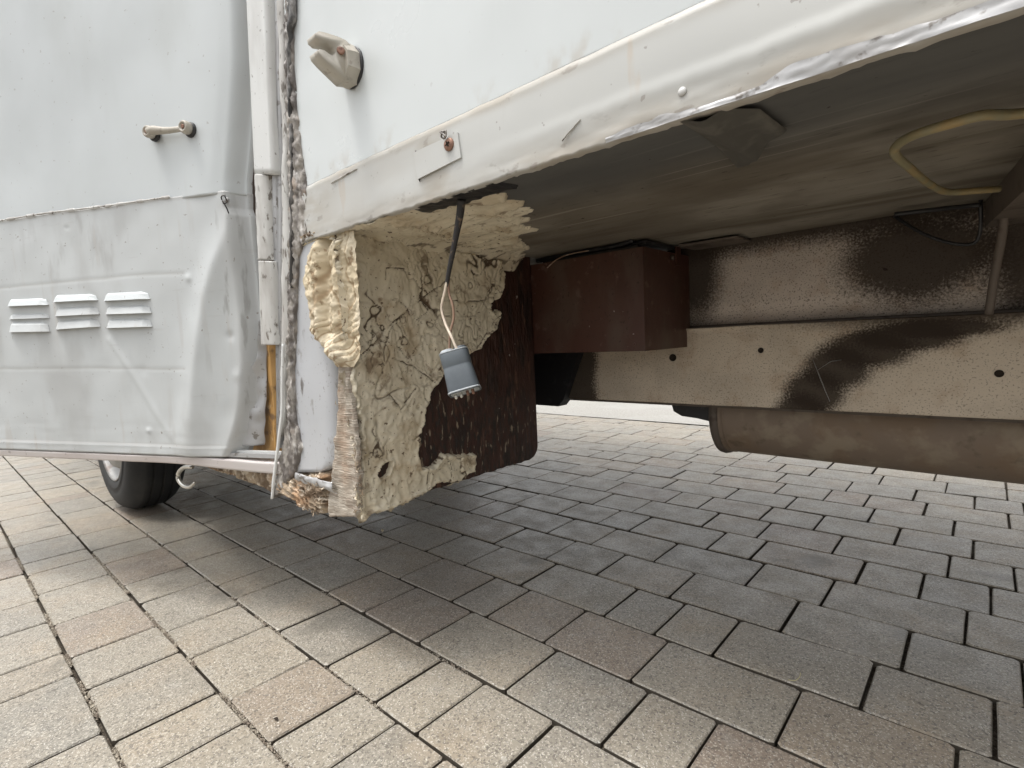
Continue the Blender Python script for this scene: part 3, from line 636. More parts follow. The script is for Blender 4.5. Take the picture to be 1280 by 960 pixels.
# corner post sheet metal, its wooden edge, rotten bits
strip('corner_post', [(240, 360), (590, 364)], [(240, 402), (300, 404), (450, 417), (560, 420), (583, 417), (590, 404)], .505, MAT_POST, van, depth=.035, rows=70, cols=10, rough=.002, rs=12, prof=[(0, .002), (.86, .003), (.97, 0), (1, -.008)])
strip('post_gap', [(430, 413), (590, 416)], [(430, 424), (590, 424)], .53, MAT_GAP, van, depth=.02, rows=8, cols=2)
strip('plywood_edge', [(440, 421), (470, 424), (520, 421), (560, 418), (600, 414), (646, 410)], [(440, 436), (480, 436), (520, 442), (560, 447), (600, 448), (640, 447), (646, 444)], .503, MAT_ENDW, van, depth=.008, rows=130, cols=14, rough=.0045, rs=60, edge=.004)
rr_ = random.Random(21)
def splinters(name, pts, n, L, wd, mat, seed, spread=(1, .3, 1), parent=van, dirv=(1, .1, .15), label=None):
    """a clump of torn wood fibres, one mesh"""
    r = random.Random(seed); V, F = [], []
    for _ in range(n):
        a, b = r.choice(list(zip(pts, pts[1:]))) if len(pts) > 1 else (pts[0], pts[0])
        t = r.random(); c = Vector(a).lerp(Vector(b), t) + Vector((r.uniform(-1, 1) * spread[0], r.uniform(-1, 1) * spread[1], r.uniform(-1, 1) * spread[2]))
        d = (Vector(dirv) + Vector((r.gauss(0, .5), r.gauss(0, .35), r.gauss(0, .5)))).normalized(); l = L * r.uniform(.4, 1.3); wv = wd * r.uniform(.5, 1.4)
        s = d.cross(Vector((r.uniform(-1, 1), r.uniform(-1, 1), r.uniform(-1, 1)))).normalized(); q_ = d.cross(s); b0 = len(V)
        bend = s * l * r.uniform(-.25, .25)
        for k, (tt, sc) in enumerate(((-.5, .5), (0, 1), (.5, .35))):
            p = c + d * l * tt + bend * (1 - 4 * tt * tt)
            for e1, e2 in ((1, 0), (0, .45), (-1, 0), (0, -.45)): V.append(p + (s * e1 + q_ * e2) * wv * sc)
        for k in range(2):
            for j in range(4): F.append((b0 + k * 4 + j, b0 + k * 4 + (j + 1) % 4, b0 + k * 4 + 4 + (j + 1) % 4, b0 + k * 4 + 4 + j))
        F += [(b0 + 3, b0 + 2, b0 + 1, b0), (b0 + 8, b0 + 9, b0 + 10, b0 + 11)]
    o = mesh_obj(name, V, F, mat, parent, False, label); o['kind'] = 'stuff'; return o
# rotten lump below the post
lump = px_side(((340, 592), (352, 590), (372, 588), (404, 584), (414, 592), (412, 640), (408, 648), (392, 645), (382, 646), (372, 634), (352, 622), (338, 612)), .505)
def lump_fn(u, v):
    x = -1.22 + .36 * u; z = .295 + .12 * v
    sd = poly_sd(lump, x, z) + .004 * fbm(x * 60, z * 60, 2)
    lay = math.sin((z + .35 * x + .014 * nz(x * 18, z * 30)) * 520)
    h = .022 * sst(0, .022, sd) + sst(0, .006, sd) * (.006 * fbm(x * 40, z * 60, 3) + .0035 * lay)
    return (x, .518 - h, z), .3, sd > -.004
cut_grid('rotten_frame_end', 150, 70, lump_fn, MAT_ROT, van, label='rotten splintered end of the wooden frame under the post')
splinters('wood_splinters', [PY(376, 632, .497), PY(385, 610, .497), PY(404, 608, .497), PY(398, 640, .5), PY(378, 628, .497)], 150, .017, .0017, MAT_ROT, 4, (.010, .004, .012), dirv=(1, .1, .2))
splinters('edge_fibres', [PY(446, 560, .505), PY(450, 600, .505), PY(446, 645, .505)], 80, .010, .0012, MAT_ROT, 5, (.006, .006, .01), dirv=(.2, 0, 1))
splinters('post_fibres', [PY(430, 455, .51), PY(424, 500, .505), PY(438, 530, .502)], 40, .010, .0011, MAT_ROT, 8, (.005, .004, .01), dirv=(.2, 0, 1))
splinters('foam_crumbs', [PY(452, 646, .505), PY(446, 600, .505), PY(438, 520, .505)], 60, .010, .0022, MAT_FOAM, 6, (.004, .006, .006), dirv=(.2, 0, 1))
splinters('corner_debris', [PY(380, 296, .498), PY(392, 292, .498)], 80, .010, .0012, MAT_ROT, 9, (.012, .004, .004))
# rotten wooden runner under the door sill
run = px_side(((236, 576), (300, 580), (352, 590), (352, 618), (344, 622), (330, 612), (300, 602), (296, 596), (262, 588)), .515)
def run_fn(u, v):
    x = -1.66 + .52 * u; z = .29 + .10 * v
    sd = poly_sd(run, x, z) + .003 * fbm(x * 50, z * 50, 2)
    return (x, .528 - .018 * sst(0, .012, sd) - .004 * fbm(x * 40, z * 70, 3) * sst(0, .005, sd), z), .3, sd > -.004
cut_grid('rotten_runner', 150, 50, run_fn, MAT_ROT, van)

# upright strips at the hinge line
strip('hinge_board', [(-60, 296), (40, 302), (200, 306), (300, 312), (440, 318), (575, 300)], [(-60, 330), (575, 345)], .530, MAT_BOARD, van, depth=.02, rows=20, cols=4)
strip('yellow_timber', [(425, 329), (470, 327), (520, 326), (568, 312)], [(425, 336), (470, 340), (520, 343), (568, 346)], .515, MAT_YWOOD, van, depth=.03, rows=60, cols=8, rough=.003, rs=40)
hinge = strip('hinge_cover', [(-80, 306), (0, 310), (218, 320)], [(-80, 334), (0, 337), (218, 345)], .494, MAT_COVER, van, depth=.03, rows=40, cols=14, prof=[(0, 0), (.06, .006), (.72, .007), (.76, .004), (.80, .007), (.95, .007), (1, 0)])
strip('hinge_knuckle', [(219, 320), (325, 324.5)], [(219, 337), (325, 340.5)], .497, MAT_STRIP, van, bulge=.012, depth=.02, rows=60, cols=10, rough=.0012, rs=70)
strip('hinge_knuckle', [(326.5, 325), (431, 328)], [(326.5, 342), (431, 346)], .495, MAT_STRIP, van, bulge=.012, depth=.02, rows=60, cols=10, rough=.0008, rs=70)
strip('hinge_pin', [(217, 321), (223, 321)], [(217, 336), (223, 336)], .500, MAT_ALU, van, bulge=.010, depth=.02, rows=4, cols=8)
strip('door_frame_channel', [(-80, 334), (0, 338), (250, 342), (440, 347), (560, 349)], [(-80, 348), (0, 350), (250, 354), (440, 353), (560, 351)], .506, MAT_ALU, van, depth=.02, rows=70, cols=10, prof=[(0, 0), (.2, .006), (.35, 0), (.5, .005), (.62, -.004), (.8, .006), (1, 0)], rough=.0008, rs=20)
strip('edge_extrusion', [(-80, 345), (0, 347), (200, 354), (330, 353), (450, 352), (520, 350), (545, 349)], [(-80, 353), (0, 355), (200, 361), (330, 363), (450, 361), (520, 357), (545, 353)], .500, MAT_STRIP, van, bulge=.005, depth=.025, rows=120, cols=8, rough=.003, rs=22)
strip('crumpled_sealant', [(-80, 354), (0, 356), (100, 357), (200, 361), (290, 362), (400, 360), (470, 360), (530, 358), (570, 352), (605, 343), (622, 342)], [(-80, 366), (0, 369), (30, 366), (100, 368), (170, 374), (230, 383), (290, 384), (320, 372), (400, 369), (470, 366), (520, 368), (560, 376), (590, 370), (622, 345)], .498, MAT_SEAL, van, bulge=.004, depth=.02, rows=320, cols=16, rough=.0065, rs=105, edge=.005)
strip('black_mastic', [(-40, 358), (10, 359), (40, 361), (100, 360), (180, 363), (240, 364), (300, 363), (360, 364)], [(-40, 367), (20, 367), (40, 362.5), (100, 361.5), (180, 365), (240, 365.2), (300, 364.6), (360, 364.4)], .4925, MAT_GREYM, van, bulge=.003, depth=.006, rows=160, cols=6, rough=.003, rs=80, edge=.003)
strip('torn_metal_lip', [(430, 352), (520, 350), (560, 345), (600, 340), (624, 338)], [(430, 354), (520, 352.5), (560, 347.5), (600, 342.5), (624, 340)], .488, MAT_COVER, van, bulge=.001, depth=.003, rows=60, cols=4, rough=.001)
def curl_fn(u, v):   # curled tongue of sheet metal under the post
    p0, p1 = PY(372, 592, .50), PY(417, 586, .50); x = p0.x + (p1.x - p0.x) * u
    a = -.6 + 1.9 * v; r = .020
    return (x, .492 + r * (1 - math.cos(a)) * .8 + .003 * nz(x * 60, v * 3), p0.z - .004 - r * math.sin(a) * .7 + .003 * nz(x * 50, v * 2, 3)), 0
grid('curled_sheet', 24, 10, curl_fn, MAT_ALU, van, back=(0, .001, -.001))

# ------------------------------------------------------------------ the door, ajar towards the viewer
TH = R(23); HX, HY = -1.13, .50
def dpos(s, z, n=0.0): return Vector((HX - math.cos(TH) * s + math.sin(TH) * n, HY - math.sin(TH) * s - math.cos(TH) * n, z))
def dpx(px, py):
    d = ray(px, py); nx, ny = math.sin(TH), -math.cos(TH); t = (HX * nx + HY * ny) / (d.x * nx + d.y * ny); p = EYE + d * t
    return -(p.x - HX) * math.cos(TH) - (p.y - HY) * math.sin(TH), p.z
door = bpy.data.objects.new('door', None); link(door, van); door['label'] = 'dented grey-white hinged side door standing ajar'
EO = [(-80, 5), (0, 7), (90, 15), (260, 16), (400, 11), (575, 7)]
edgepx = [(dpx(x - lerp_poly(EO, y), y)[1], dpx(x - lerp_poly(EO, y), y)[0]) for y, x in ((575, 300), (560, 306), (540, 312), (500, 320), (450, 324), (400, 323), (350, 320), (300, 317), (260, 315), (250, 311), (200, 308), (100, 309), (0, 305), (-80, 302))]
edgepx.sort()
seam = [dpx(x, y) for x, y in ((-60, 286), (0, 277), (60, 267), (130, 259), (200, 249), (285, 238), (300, 236), (312, 235))]
seam_p = [(s, z) for s, z in sorted(seam)]
def seam_z(s): return lerp_poly(seam_p, s)
crease = [dpx(x, y) for x, y in ((291, 255), (284, 290), (272, 330), (262, 370), (255, 410), (250, 450), (246, 500), (243, 556))]
dent2 = [dpx(x, y) for x, y in ((140, 425), (160, 455), (190, 505), (215, 545))]
hline = [[dpx(x, y) for x, y in l] for l in (((-20, 362), (110, 350), (190, 342), (232, 342)), ((0, 461), (120, 460), (235, 461)))]
def door_up(u, v):
    z = .94 + (2.62 - .94) * v; e = lerp_poly(edgepx, z); s = e + (1.62 - e) * u ** 1.5
    z0 = seam_z(s) - .006; z = z0 + (2.62 - z0) * v ** 1.3
    d = s - e
    n = -.030 * sst(.035, 0, d) ** 1.3 + .006 * sst(.02, .07, d) * sst(.2, .08, d) * sst(1.5, 1.0, z) + .003 * nz(s * 4, z * 4)
    return dpos(s, z, n), 0
grid('door_skin', 120, 90, door_up, MAT_DOOR_UP, door, back=(-.0, .012, 0))
low_lip = dpx(150, 556)[1]
def door_low(u, v):
    s = 0; zb = dpx(150, 567)[1] + .002
    zt0 = .975; z = zb + (zt0 - zb) * v; e = lerp_poly(edgepx, z); s = e + (1.62 - e) * u ** 1.45
    zt = seam_z(s) ; z = zb + (zt - zb) * v
    d = s - e
    cd = line_d(crease, s, z); side = 1
    n = .0035 - .034 * sst(.038, 0, d) ** 1.2
    n += .011 * math.exp(-(cd / .040) ** 2) * sst(.96, .80, z) + .0025 * math.exp(-(cd / .014) ** 2) * sst(.96, .80, z) * sst(.38, .55, z)
    n -= .006 * math.exp(-((d - .045) / .035) ** 2) * sst(.40, .5, z) * sst(.95, .8, z)
    d2 = line_d(dent2, s, z); n += .0020 * math.exp(-(d2 / .009) ** 2)
    for hl in hline: n -= .0006 * math.exp(-(line_d(hl, s, z + .003 * nz(s * 8, 1)) / .004) ** 2)
    n += .0025 * nz(s * 5, z * 5, 2) + .0011 * nz(s * 16, z * 16, 4) + .0006 * nz(s * 9, z * 60, 4) * sst(.5, .42, z)
    # dimples
    for (cx, cy, r, h) in DIM: 
        q2 = ((s - cx) ** 2 + (z - cy) ** 2) / (r * r)
        if q2 < 9: n += h * math.exp(-q2)
    n += .002 * sst(.0035, .0005, abs(z - low_lip)) + .0015 * (z < low_lip)
    w_ = max(sst(.012, .002, zt - z) * .5, .4 * sst(.006, 0, abs(z - low_lip - .004)), max(0, sst(.05, .0, abs(d - .02)) * .25))
    for hl in hline: w_ = max(w_, .35 * sst(.004, .0005, line_d(hl, s, z + .003 * nz(s * 8, 1))))
    return dpos(s, z, n), w_
DIM = [(*dpx(238, 348), .008, .003), (*dpx(188, 538), .006, .0035), (*dpx(287, 420), .010, -.003), (*dpx(85, 285), .005, -.002), (*dpx(162, 232), .006, -.0015), (*dpx(295, 470), .012, .002), (*dpx(180, 463), .012, -.0015)]
grid('door_patch_panel', 230, 170, door_low, MAT_DOOR_LOW, door, back=(0, .012, 0), label='dented lower metal panel riveted over the door')
# sealant bead along the seam, thick in places
def bead_fn(u, v):
    s = .24 + .62 * u; w_ = .0022 + .0016 * (nz(s * 26, 1) > .05) + .0008 * nz(s * 60, 2)
    z = seam_z(s) + w_ * (v - .45) * 2 + .0006 * nz(s * 40, 5)
    return dpos(s, z, .0055 + .0018 * math.sin(math.pi * v) + .0008 * nz(s * 70, v)), 0
grid('seam_bead', 200, 5, bead_fn, MAT_STRIP, door)
# door back, frame and lower sill channel
def dbox(name, s0, s1, n0, n1, z0, z1, mat, parent=door, bevel=0, label=None):
    V = [dpos(s, z, n) for z in (z0, z1) for s, n in ((s0, n0), (s1, n0), (s1, n1), (s0, n1))]
    bm = bmesh.new(); vs = [bm.verts.new(p) for p in V]
    for f in ((0, 3, 2, 1), (4, 5, 6, 7), (0, 1, 5, 4), (1, 2, 6, 5), (2, 3, 7, 6), (3, 0, 4, 7)): bm.faces.new([vs[i] for i in f])
    return bm_obj(name, bm, mat, parent, bevel=bevel, label=label)
dbox('door_core', .21, 1.60, -.032, -.013, .40, 2.60, MAT_BOARD)
zs_t = dpx(150, 567)[1]; zs_b = dpx(150, 576)[1]
def sill_fn(u, v):
    s = -.03 + 1.66 * u; 
    prof = [(0, -.028, 0), (.3, .002, 0), (.42, .004, .10), (.7, .003, .9), (.85, 0, 1), (1, -.028, 1.0)]
    for (a, n1, t1), (b, n2, t2) in zip(prof, prof[1:]):
        if v <= b: k = (v - a) / (b - a); n = n1 + (n2 - n1) * k; t = t1 + (t2 - t1) * k; break
    zt = zs_t - .001 - .006 * sst(.25, 0, s) + .0006 * nz(s * 20, 1); zb = zs_b - .013 * sst(.35, 0.02, s) - .0006
    return dpos(s, zt + (zb - zt) * t, n + .0015 * nz(s * 12, 4)), 0
grid('door_sill', 90, 20, sill_fn, MAT_SILL, door)
# inner step visible between sill and torn door corner
dbox('step_rail', -.02, .25, -.012, -.004, zs_t + .001, zs_t + .010, MAT_ALU)
dbox('step_rail', -.02, .25, -.022, -.014, zs_t + .002, zs_t + .014, MAT_COVER)
# torn curled corner of the door skin
def torn_fn(u, v):
    pts = [(300, 445), (318, 480), (314, 520), (306, 560)]
    py = 400 + 160 * v; xl = lerp_poly([(400, 314), (450, 312), (470, 300), (500, 284), (525, 270), (562, 262)], py); xr = lerp_poly([(400, 317), (450, 318), (500, 318), (530, 316), (560, 315)], py)
    s, z = dpx(xl + (xr - xl) * u, py)
    return dpos(s, z, -.020 - .012 * u + .008 * math.sin(u * math.pi) * sst(.5, .8, v) + .006 * nz(s * 40, z * 30)), 0
grid('torn_skin_fold', 14, 50, torn_fn, MAT_ALU, door, back=(0, .002, 0))
# louvres, three columns of three
lv = [[(12, 62, 374, 383.5, 372), (13.5, 63.5, 393, 399.5, 391), (13.5, 64, 402, 415.5, 401)],
      [(69, 124, 369, 378.5, 366), (71, 126, 384, 396, 381), (71.5, 127, 400, 412.5, 396)],
      [(132, 189, 366, 377, 363), (134, 191, 382, 393.5, 380), (135, 192, 398, 410.5, 396)]]
for ci, colm in enumerate(lv):
    for ri, (xl, xr, yt, yb, ytr) in enumerate(colm):
        (s0, z0t), (s1, z1t) = dpx(xl, yt), dpx(xr, ytr); (_, z0b), (_, z1b) = dpx(xl, yb), dpx(xr, yb - (yt - ytr))
        bm = bmesh.new(); dd = .0135 if not (ci == 0 and ri == 1) else .008; ins = .010
        nn = 8; top, lipv, mid, und = [], [], [], []
        for i in range(nn + 1):
            t = i / nn; s = s0 + (s1 - s0) * t; zt = z0t + (z1t - z0t) * t; zb = z0b + (z1b - z0b) * t
            e = sst(0, .12, t) * sst(1, .88, t)
            si = s0 + (s1 - s0) * (.07 + .86 * t)
            wob = .0008 * nz(s * 50, ci + ri * 3)
            top.append(bm.verts.new(dpos(si, zt, .0015 if True else 0)))
            mid.append(bm.verts.new(dpos(s + (si - s) * .5, zt + (zb - zt) * .35, .004 + dd * .55 * e + wob)))
            lipv.append(bm.verts.new(dpos(s, zb, .003 + dd * (.25 + .75 * e) + wob)))
            und.append(bm.verts.new(dpos(s, zb + .0035, .0005)))
        for i in range(nn):
            for a, b in ((top, mid), (mid, lipv), (lipv, und)): bm.faces.new((a[i], a[i + 1], b[i + 1], b[i]))
        for k in (0, nn): bm.faces.new((top[k], mid[k], lipv[k], und[k]))
        bm_obj('louvre', bm, MAT_DOOR_LOW if ri else MAT_DOOR_UP, door)
# door catch (bone shaped stay) on the door
def rbox_tube(name, pts, rads, mat, parent, flat=.75, n=14): 
    return tube(name, pts, rads, mat, parent, n=n, res=6)
c0, c1 = dpx(196, 168), dpx(241, 163)
cp = lambda t, dz=0, n=.028: dpos(c0[0] + (c1[0] - c0[0]) * t, c0[1] + (c1[1] - c0[1]) * t + dz, n)
catch = tube('door_catch', [cp(.02, 0, .017), cp(.15, .001, .018), cp(.45, -.001, .016), cp(.8, -.001, .015), cp(.98, 0, .015)], [.0105, .0095, .0068, .0055, .0075], MAT_CLIP, door, n=16, res=5)
nv = dpos(0, 0, 1) - dpos(0, 0, 0)
for t, zz, k in ((.0, -.001, 1.0), (1.0, 0, 1.05)):
    lathe('catch_foot', [(0, .0150 * k), (.004, .0150 * k), (.008, .0125 * k)], cp(t, zz - .001, .003), nv, MAT_RUB, catch, n=24)
    lathe('catch_boss', [(0, .0120 * k), (.010, .0128 * k), (.015, .0118 * k), (.0172, .0095 * k), (.0165, .0075 * k), (.0145, .0068 * k), (.0143, .001)], cp(t, zz, .009), nv, MAT_CLIP, catch, n=28)
    lathe('catch_screw', [(0, .0042), (.0012, .0048), (.0024, .0030), (.0012, .0010)], cp(t, zz, .0236), nv, MAT_SCREW, catch, n=14)
# wire-tied screw near the seam
sc = dpx(286, 251)
ring = [dpos(sc[0] + .006 * math.cos(a), sc[1] + .009 * math.sin(a), .012 + .003 * math.sin(3 * a)) for a in np.linspace(0, 6.1, 9)]
tube('wire_tie', ring + [dpos(sc[0] - .002, sc[1] - .018, .009), dpos(sc[0] - .003, sc[1] - .028, .006)], .0014, MAT_CABLE, door, n=6)
lathe('panel_screw', [(0, .006), (.003, .006), (.005, .003)], dpos(sc[0], sc[1], .004), dpos(0, 0, 1) - dpos(0, 0, 0), MAT_ALU, door, n=14)
# ------------------------------------------------------------------ things on the side panel
# retainer clip: forked jaw standing out from the skin
pc = PY(441, 86, SY); S_ = .00125
def clip_prof():   # (outwards, up) outline of the forked jaw
    return [(.010, -.026), (.022, -.029), (.038, -.021), (.055, -.012), (.064, -.006), (.066, .000), (.062, .003), (.054, .003), (.047, .000), (.040, .001), (.037, .007), (.041, .013), (.050, .016),
            (.060, .014), (.067, .017), (.068, .023), (.062, .028), (.050, .030), (.030, .031), (.018, .030), (.010, .024)]
bm = bmesh.new(); hw = .0165; pr = clip_prof()
ring = [[bm.verts.new((pc.x + sx * hw * (1 - .25 * min(1, o_ / .066)), SY - o_, pc.z + zz)) for o_, zz in pr] for sx in (-1, 1)]
bm.faces.new(ring[0]); bm.faces.new(ring[1][::-1]); n_ = len(pr)
for i in range(n_): bm.faces.new((ring[0][i], ring[0][(i + 1) % n_], ring[1][(i + 1) % n_], ring[1][i]))
clip = bm_obj('retainer_clip', bm, MAT_CLIP, van, smooth=True, bevel=.0028, label='beige forked door retainer on the side panel')
bm = bmesh.new(); n_ = 8
oc = [[bm.verts.new((pc.x + .001 + r * 1.0 * math.cos(2 * math.pi * (i + .5) / 8), SY - d_, pc.z + r * 1.12 * math.sin(2 * math.pi * (i + .5) / 8))) for i in range(8)] for r, d_ in ((.0285, .0025), (.0285, .012), (.026, .024))]
for a in range(2):
    for i in range(8): bm.faces.new((oc[a][i], oc[a][(i + 1) % 8], oc[a + 1][(i + 1) % 8], oc[a + 1][i]))
bm.faces.new(oc[2]); bm.faces.new(oc[0][::-1]); bm_obj('clip_base', bm, MAT_CLIP, clip, smooth=False, bevel=.002)
lathe('clip_gasket', [(0, .0305), (.003, .031), (.004, .029)], (pc.x + .001, SY - .0002, pc.z), (0, -1, 0), MAT_RUB, clip, n=24)
lathe('clip_screw', [(0, .0060), (.0015, .0062), (.0028, .004), (.002, .0015)], (pc.x + .0165, SY - .030, pc.z + .010), (1, -.5, .1), MAT_SCREW, clip, n=16)
# thin square patch plate under the screw
pl_ = [PY(a_, b_, SY) for a_, b_ in ((521, 192), (540, 183), (576, 167), (580, 198), (552, 212), (526, 225))]
bm = bmesh.new(); f1 = [bm.verts.new((p.x, SY - .0060, p.z)) for p in pl_]; f2 = [bm.verts.new((p.x, SY - .0035, p.z)) for p in pl_]
bm.faces.new(f1); bm.faces.new(f2[::-1])
for i in range(6): bm.faces.new((f1[i], f2[i], f2[(i + 1) % 6], f1[(i + 1) % 6]))
bm_obj('patch_plate', bm, MAT_TRIM, van, bevel=.0004)
# rusty cross-head screw in the trim
ps = PY(562, 181, SY - .006)
trim_screw = lathe('trim_screw', [(0, .0078), (.0016, .0086), (.0032, .0075), (.0046, .004), (.005, .0005)], ps, (.15, -1, 0), MAT_SCREW, van, n=22)
for a in (0, 90):
    b_ = R(a + 25); d_ = Vector((math.cos(b_), 0, math.sin(b_))); e_ = Vector((-d_.z, 0, d_.x)); c_ = ps + Vector((.0006, -.0052, 0))
    V = [c_ + d_ * sx * .0038 + e_ * sz * .0008 + Vector((0, yy, 0)) for yy in (-.0005, .0022) for sx, sz in ((-1, -1), (1, -1), (1, 1), (-1, 1))]
    mesh_obj('screw_slot', V, [(0, 1, 2, 3), (7, 6, 5, 4), (0, 4, 5, 1), (1, 5, 6, 2), (2, 6, 7, 3), (3, 7, 4, 0)], MAT_GAP, trim_screw, False)
rw = random.Random(2); pts = [ps + Vector((-.003 + rw.uniform(-.007, .006), -.003 - rw.uniform(0, .005), .012 + rw.uniform(-.004, .008))) for _ in range(9)]
tube('sealant_crumb', pts, .0013, MAT_SEAL, van, n=6)
def flat_crack(name, pl, w_, Y, mat):
    V, F = [], []
    P_ = [PY(a, b, Y) for a, b in pl]; Q = []
    for a, b in zip(P_, P_[1:]):
        for t in range(6): Q.append(a.lerp(b, t / 6) + Vector((rw.uniform(-.0004, .0004), 0, rw.uniform(-.0004, .0004))))
    Q.append(P_[-1])
    for i, p in enumerate(Q):
        t = (Q[min(i + 1, len(Q) - 1)] - Q[max(0, i - 1)]).normalized(); n = Vector((-t.z, 0, t.x)) * w_ * (.3 + .7 * math.sin(math.pi * (i + .3) / len(Q)))
        V += [p + n + Vector((0, .002, 0)), p, p - n + Vector((0, .002, 0))]
    for i in range(len(Q) - 1): F += [(3*i, 3*i+1, 3*i+4, 3*i+3), (3*i+1, 3*i+2, 3*i+5, 3*i+4)]
    return mesh_obj(name, V, F, mat, van, False)
flat_crack('film_tear', [(519, 188), (519, 205), (524, 227)], .00038, SY - .0056, MAT_GAP)
flat_crack('film_tear', [(413, 229), (430, 219), (445, 211)], .0020, SY - .0062, MAT_STRIP)
flat_crack('paint_scratch', [(702, 176), (712, 164), (725, 149)], .0002, SY - .0056, MAT_STRIP)
pr_ = PY(855, 116, SY)
lathe('trim_rivet', [(0, .0042), (.0012, .004), (.002, .001)], (pr_.x, SY - .0035, pr_.z), (0, -1, 0), MAT_COVER, van, n=12)

# ------------------------------------------------------------------ underbody
RB = lambda px, py, Y: PY(px, py, Y)
# red brown box
bm = bmesh.new(); box_bm(bm, (WX - .03, 1.036, .583), (-.545, 1.268, .803))
bm_obj('box_housing', bm, MAT_RED, van, bevel=.003, label='red-brown painted box behind the locker wall')
# open black rim on the box
tube('box_strap', [(-.85, 1.06, .815), (-.72, 1.06, .818), (-.62, 1.055, .817), (-.575, 1.05, .822)], .006, MAT_BLK, van)
box('box_lid_edge', (-.82, 1.045, .8035), (-.56, 1.10, .809), MAT_BLK, van, bevel=.001)
box('box_hinge', (-.60, 1.06, .8135), (-.548, 1.20, .8195), MAT_BLK, van)
box('box_tab', (-.5445, 1.19, .775), (-.541, 1.215, .818), MAT_RED, van, bevel=.001)
for px_, py_ in ((682, 330), (792, 318), (684, 430), (793, 430)):
    p = PY(px_, py_, 1.036); lathe('box_rivet', [(0, .0032), (.001, .003), (.0018, .0012)], (p.x, 1.0362, p.z), (0, -1, 0), MAT_RED, van, n=10)
lathe('box_bolt', [(0, .006), (.004, .006), (.006, .003)], (-.541, 1.165, .79), (1, 0, 0), MAT_STEEL, van, n=8)
tube('loose_wire', [(-.80, 1.035, .790), (-.77, 1.035, .806), (-.73, 1.034, .813), (-.68, 1.036, .814)], .0012, MAT_WIRE2, van, n=6)
# lower rail: C channel with a small top flange and holes (rings with dark bores set in the web)
def rail_fn(u, v):
    x = -1.02 + (REAR + .98) * u
    prof = [(0, 1.275, .4425), (.10, 1.252, .4425), (.14, 1.25, .446), (.84, 1.25, .621), (.87, 1.246, .6255), (.92, 1.246, .628), (1, 1.30, .6285)]
    for (a, y1, z1), (b, y2, z2) in zip(prof, prof[1:]):
        if v <= b: k = (v - a) / (b - a); y = y1 + (y2 - y1) * k; z = z1 + (z2 - z1) * k; break
    return (x, y + .0012 * nz(x * 5, z * 12), z + .0008 * nz(x * 9, 3) - .012 * sst(-.1, .9, x) * 0), 0
rail = grid('chassis_rail', 90, 40, rail_fn, MAT_RAIL, van, back=(0, .003, 0))
for px, py, r in ((841, 447, .0078), (951, 438, .0052), (1249, 467, .0056)):
    p = PY(px, py, 1.249)
    lathe('rail_hole', [(0, r * 1.18), (.0010, r * 1.15), (.0006, r), (-.010, r * .9)], (p.x, 1.2490, p.z), (0, -1, 0), MAT_GAP, rail, n=20)
flat_crack('rail_scratch', [(1016, 450), (1026, 475), (1037, 502)], .0010, 1.2475, MAT_STRIP)
flat_crack('rail_scratch', [(1020, 464), (1038, 452), (1052, 450)], .0007, 1.2475, MAT_STRIP)
# upper beam
def beam_fn(u, v):
    x = -.60 + (REAR + .58) * u; z = .634 + (.826 - .634) * v
    y = 1.272 + .018 * sst(.22, 0, v) - .004 * v
    return (x, y + .001 * nz(x * 4, z * 6), z), 0
grid('upper_beam', 80, 24, beam_fn, MAT_BEAM, van, back=(0, .004, 0))
box('beam_flange', (-.53, 1.18, .8145), (-.40, 1.268, .8185), MAT_STEEL, van, bevel=.001)
# dark end of the rail and its bracket by the locker
e1 = [PY(a, b, 1.235) for a, b in ((722, 441), (740, 441), (740, 498), (706, 502))]
box('rail_backing', (-1.9, 1.30, .43), (REAR - .02, 1.345, .635), MAT_STEEL, van)
bm = bmesh.new()
f1 = [bm.verts.new(p) for p in (PY(668, 440, 1.225), PY(724, 440, 1.225), PY(704, 500, 1.225), PY(698, 508, 1.225), PY(668, 506, 1.225))]
f2 = [bm.verts.new(v.co + Vector((0, .04, 0))) for v in f1]
bm.faces.new(f1); bm.faces.new(f2[::-1])
for i in range(5): bm.faces.new((f1[i], f2[i], f2[(i + 1) % 5], f1[(i + 1) % 5]))
bm_obj('spring_hanger', bm, MAT_BLK, van, bevel=.003)
box('axle_beam', (-2.45, .76, .33), (-2.32, 1.9, .42), MAT_BLK, van, bevel=.01)
# silencer / cylindrical tank under the rail
SXL = -.545; scy, scz, srr = 1.50, .402, .118
seg = [(0, .02), (.0, .100), (.002, .112), (.006, .122), (.014, .1235), (.020, .121), (.024, .1185), (1.2, .1185), (1.21, .11), (1.21, .01)]
sil = lathe('silencer', [(h, r) for h, r in seg], (SXL, scy, scz), (1, 0, -.012), MAT_SIL, van, n=72)
lathe('end_flange', [(0, .105), (-.002, .118), (.002, .1245), (.012, .1265), (.020, .1245), (.022, .119)], (SXL, scy, scz), (1, 0, -.012), MAT_STEEL, sil, n=72)
lathe('silencer_seam', [(0, .119), (.002, .1206), (.006, .1206), (.008, .119)], (SXL + .030, scy, scz), (1, 0, 0), MAT_SIL, sil, n=72)
# black rubber mount left of it
bm = bmesh.new()
f1 = [bm.verts.new(PY(a, b, 1.40)) for a, b in ((838, 500), (842, 514), (852, 520), (872, 523), (888, 527), (893, 533), (900, 534), (910, 534), (910, 500))]
f2 = [bm.verts.new(v.co + Vector((0, .12, 0))) for v in f1]
bm.faces.new(f1); bm.faces.new(f2[::-1]); nf = len(f1)
for i in range(nf): bm.faces.new((f1[i], f2[i], f2[(i + 1) % nf], f1[(i + 1) % nf]))
bm_obj('rubber_mount', bm, MAT_BLK, van, bevel=.004)
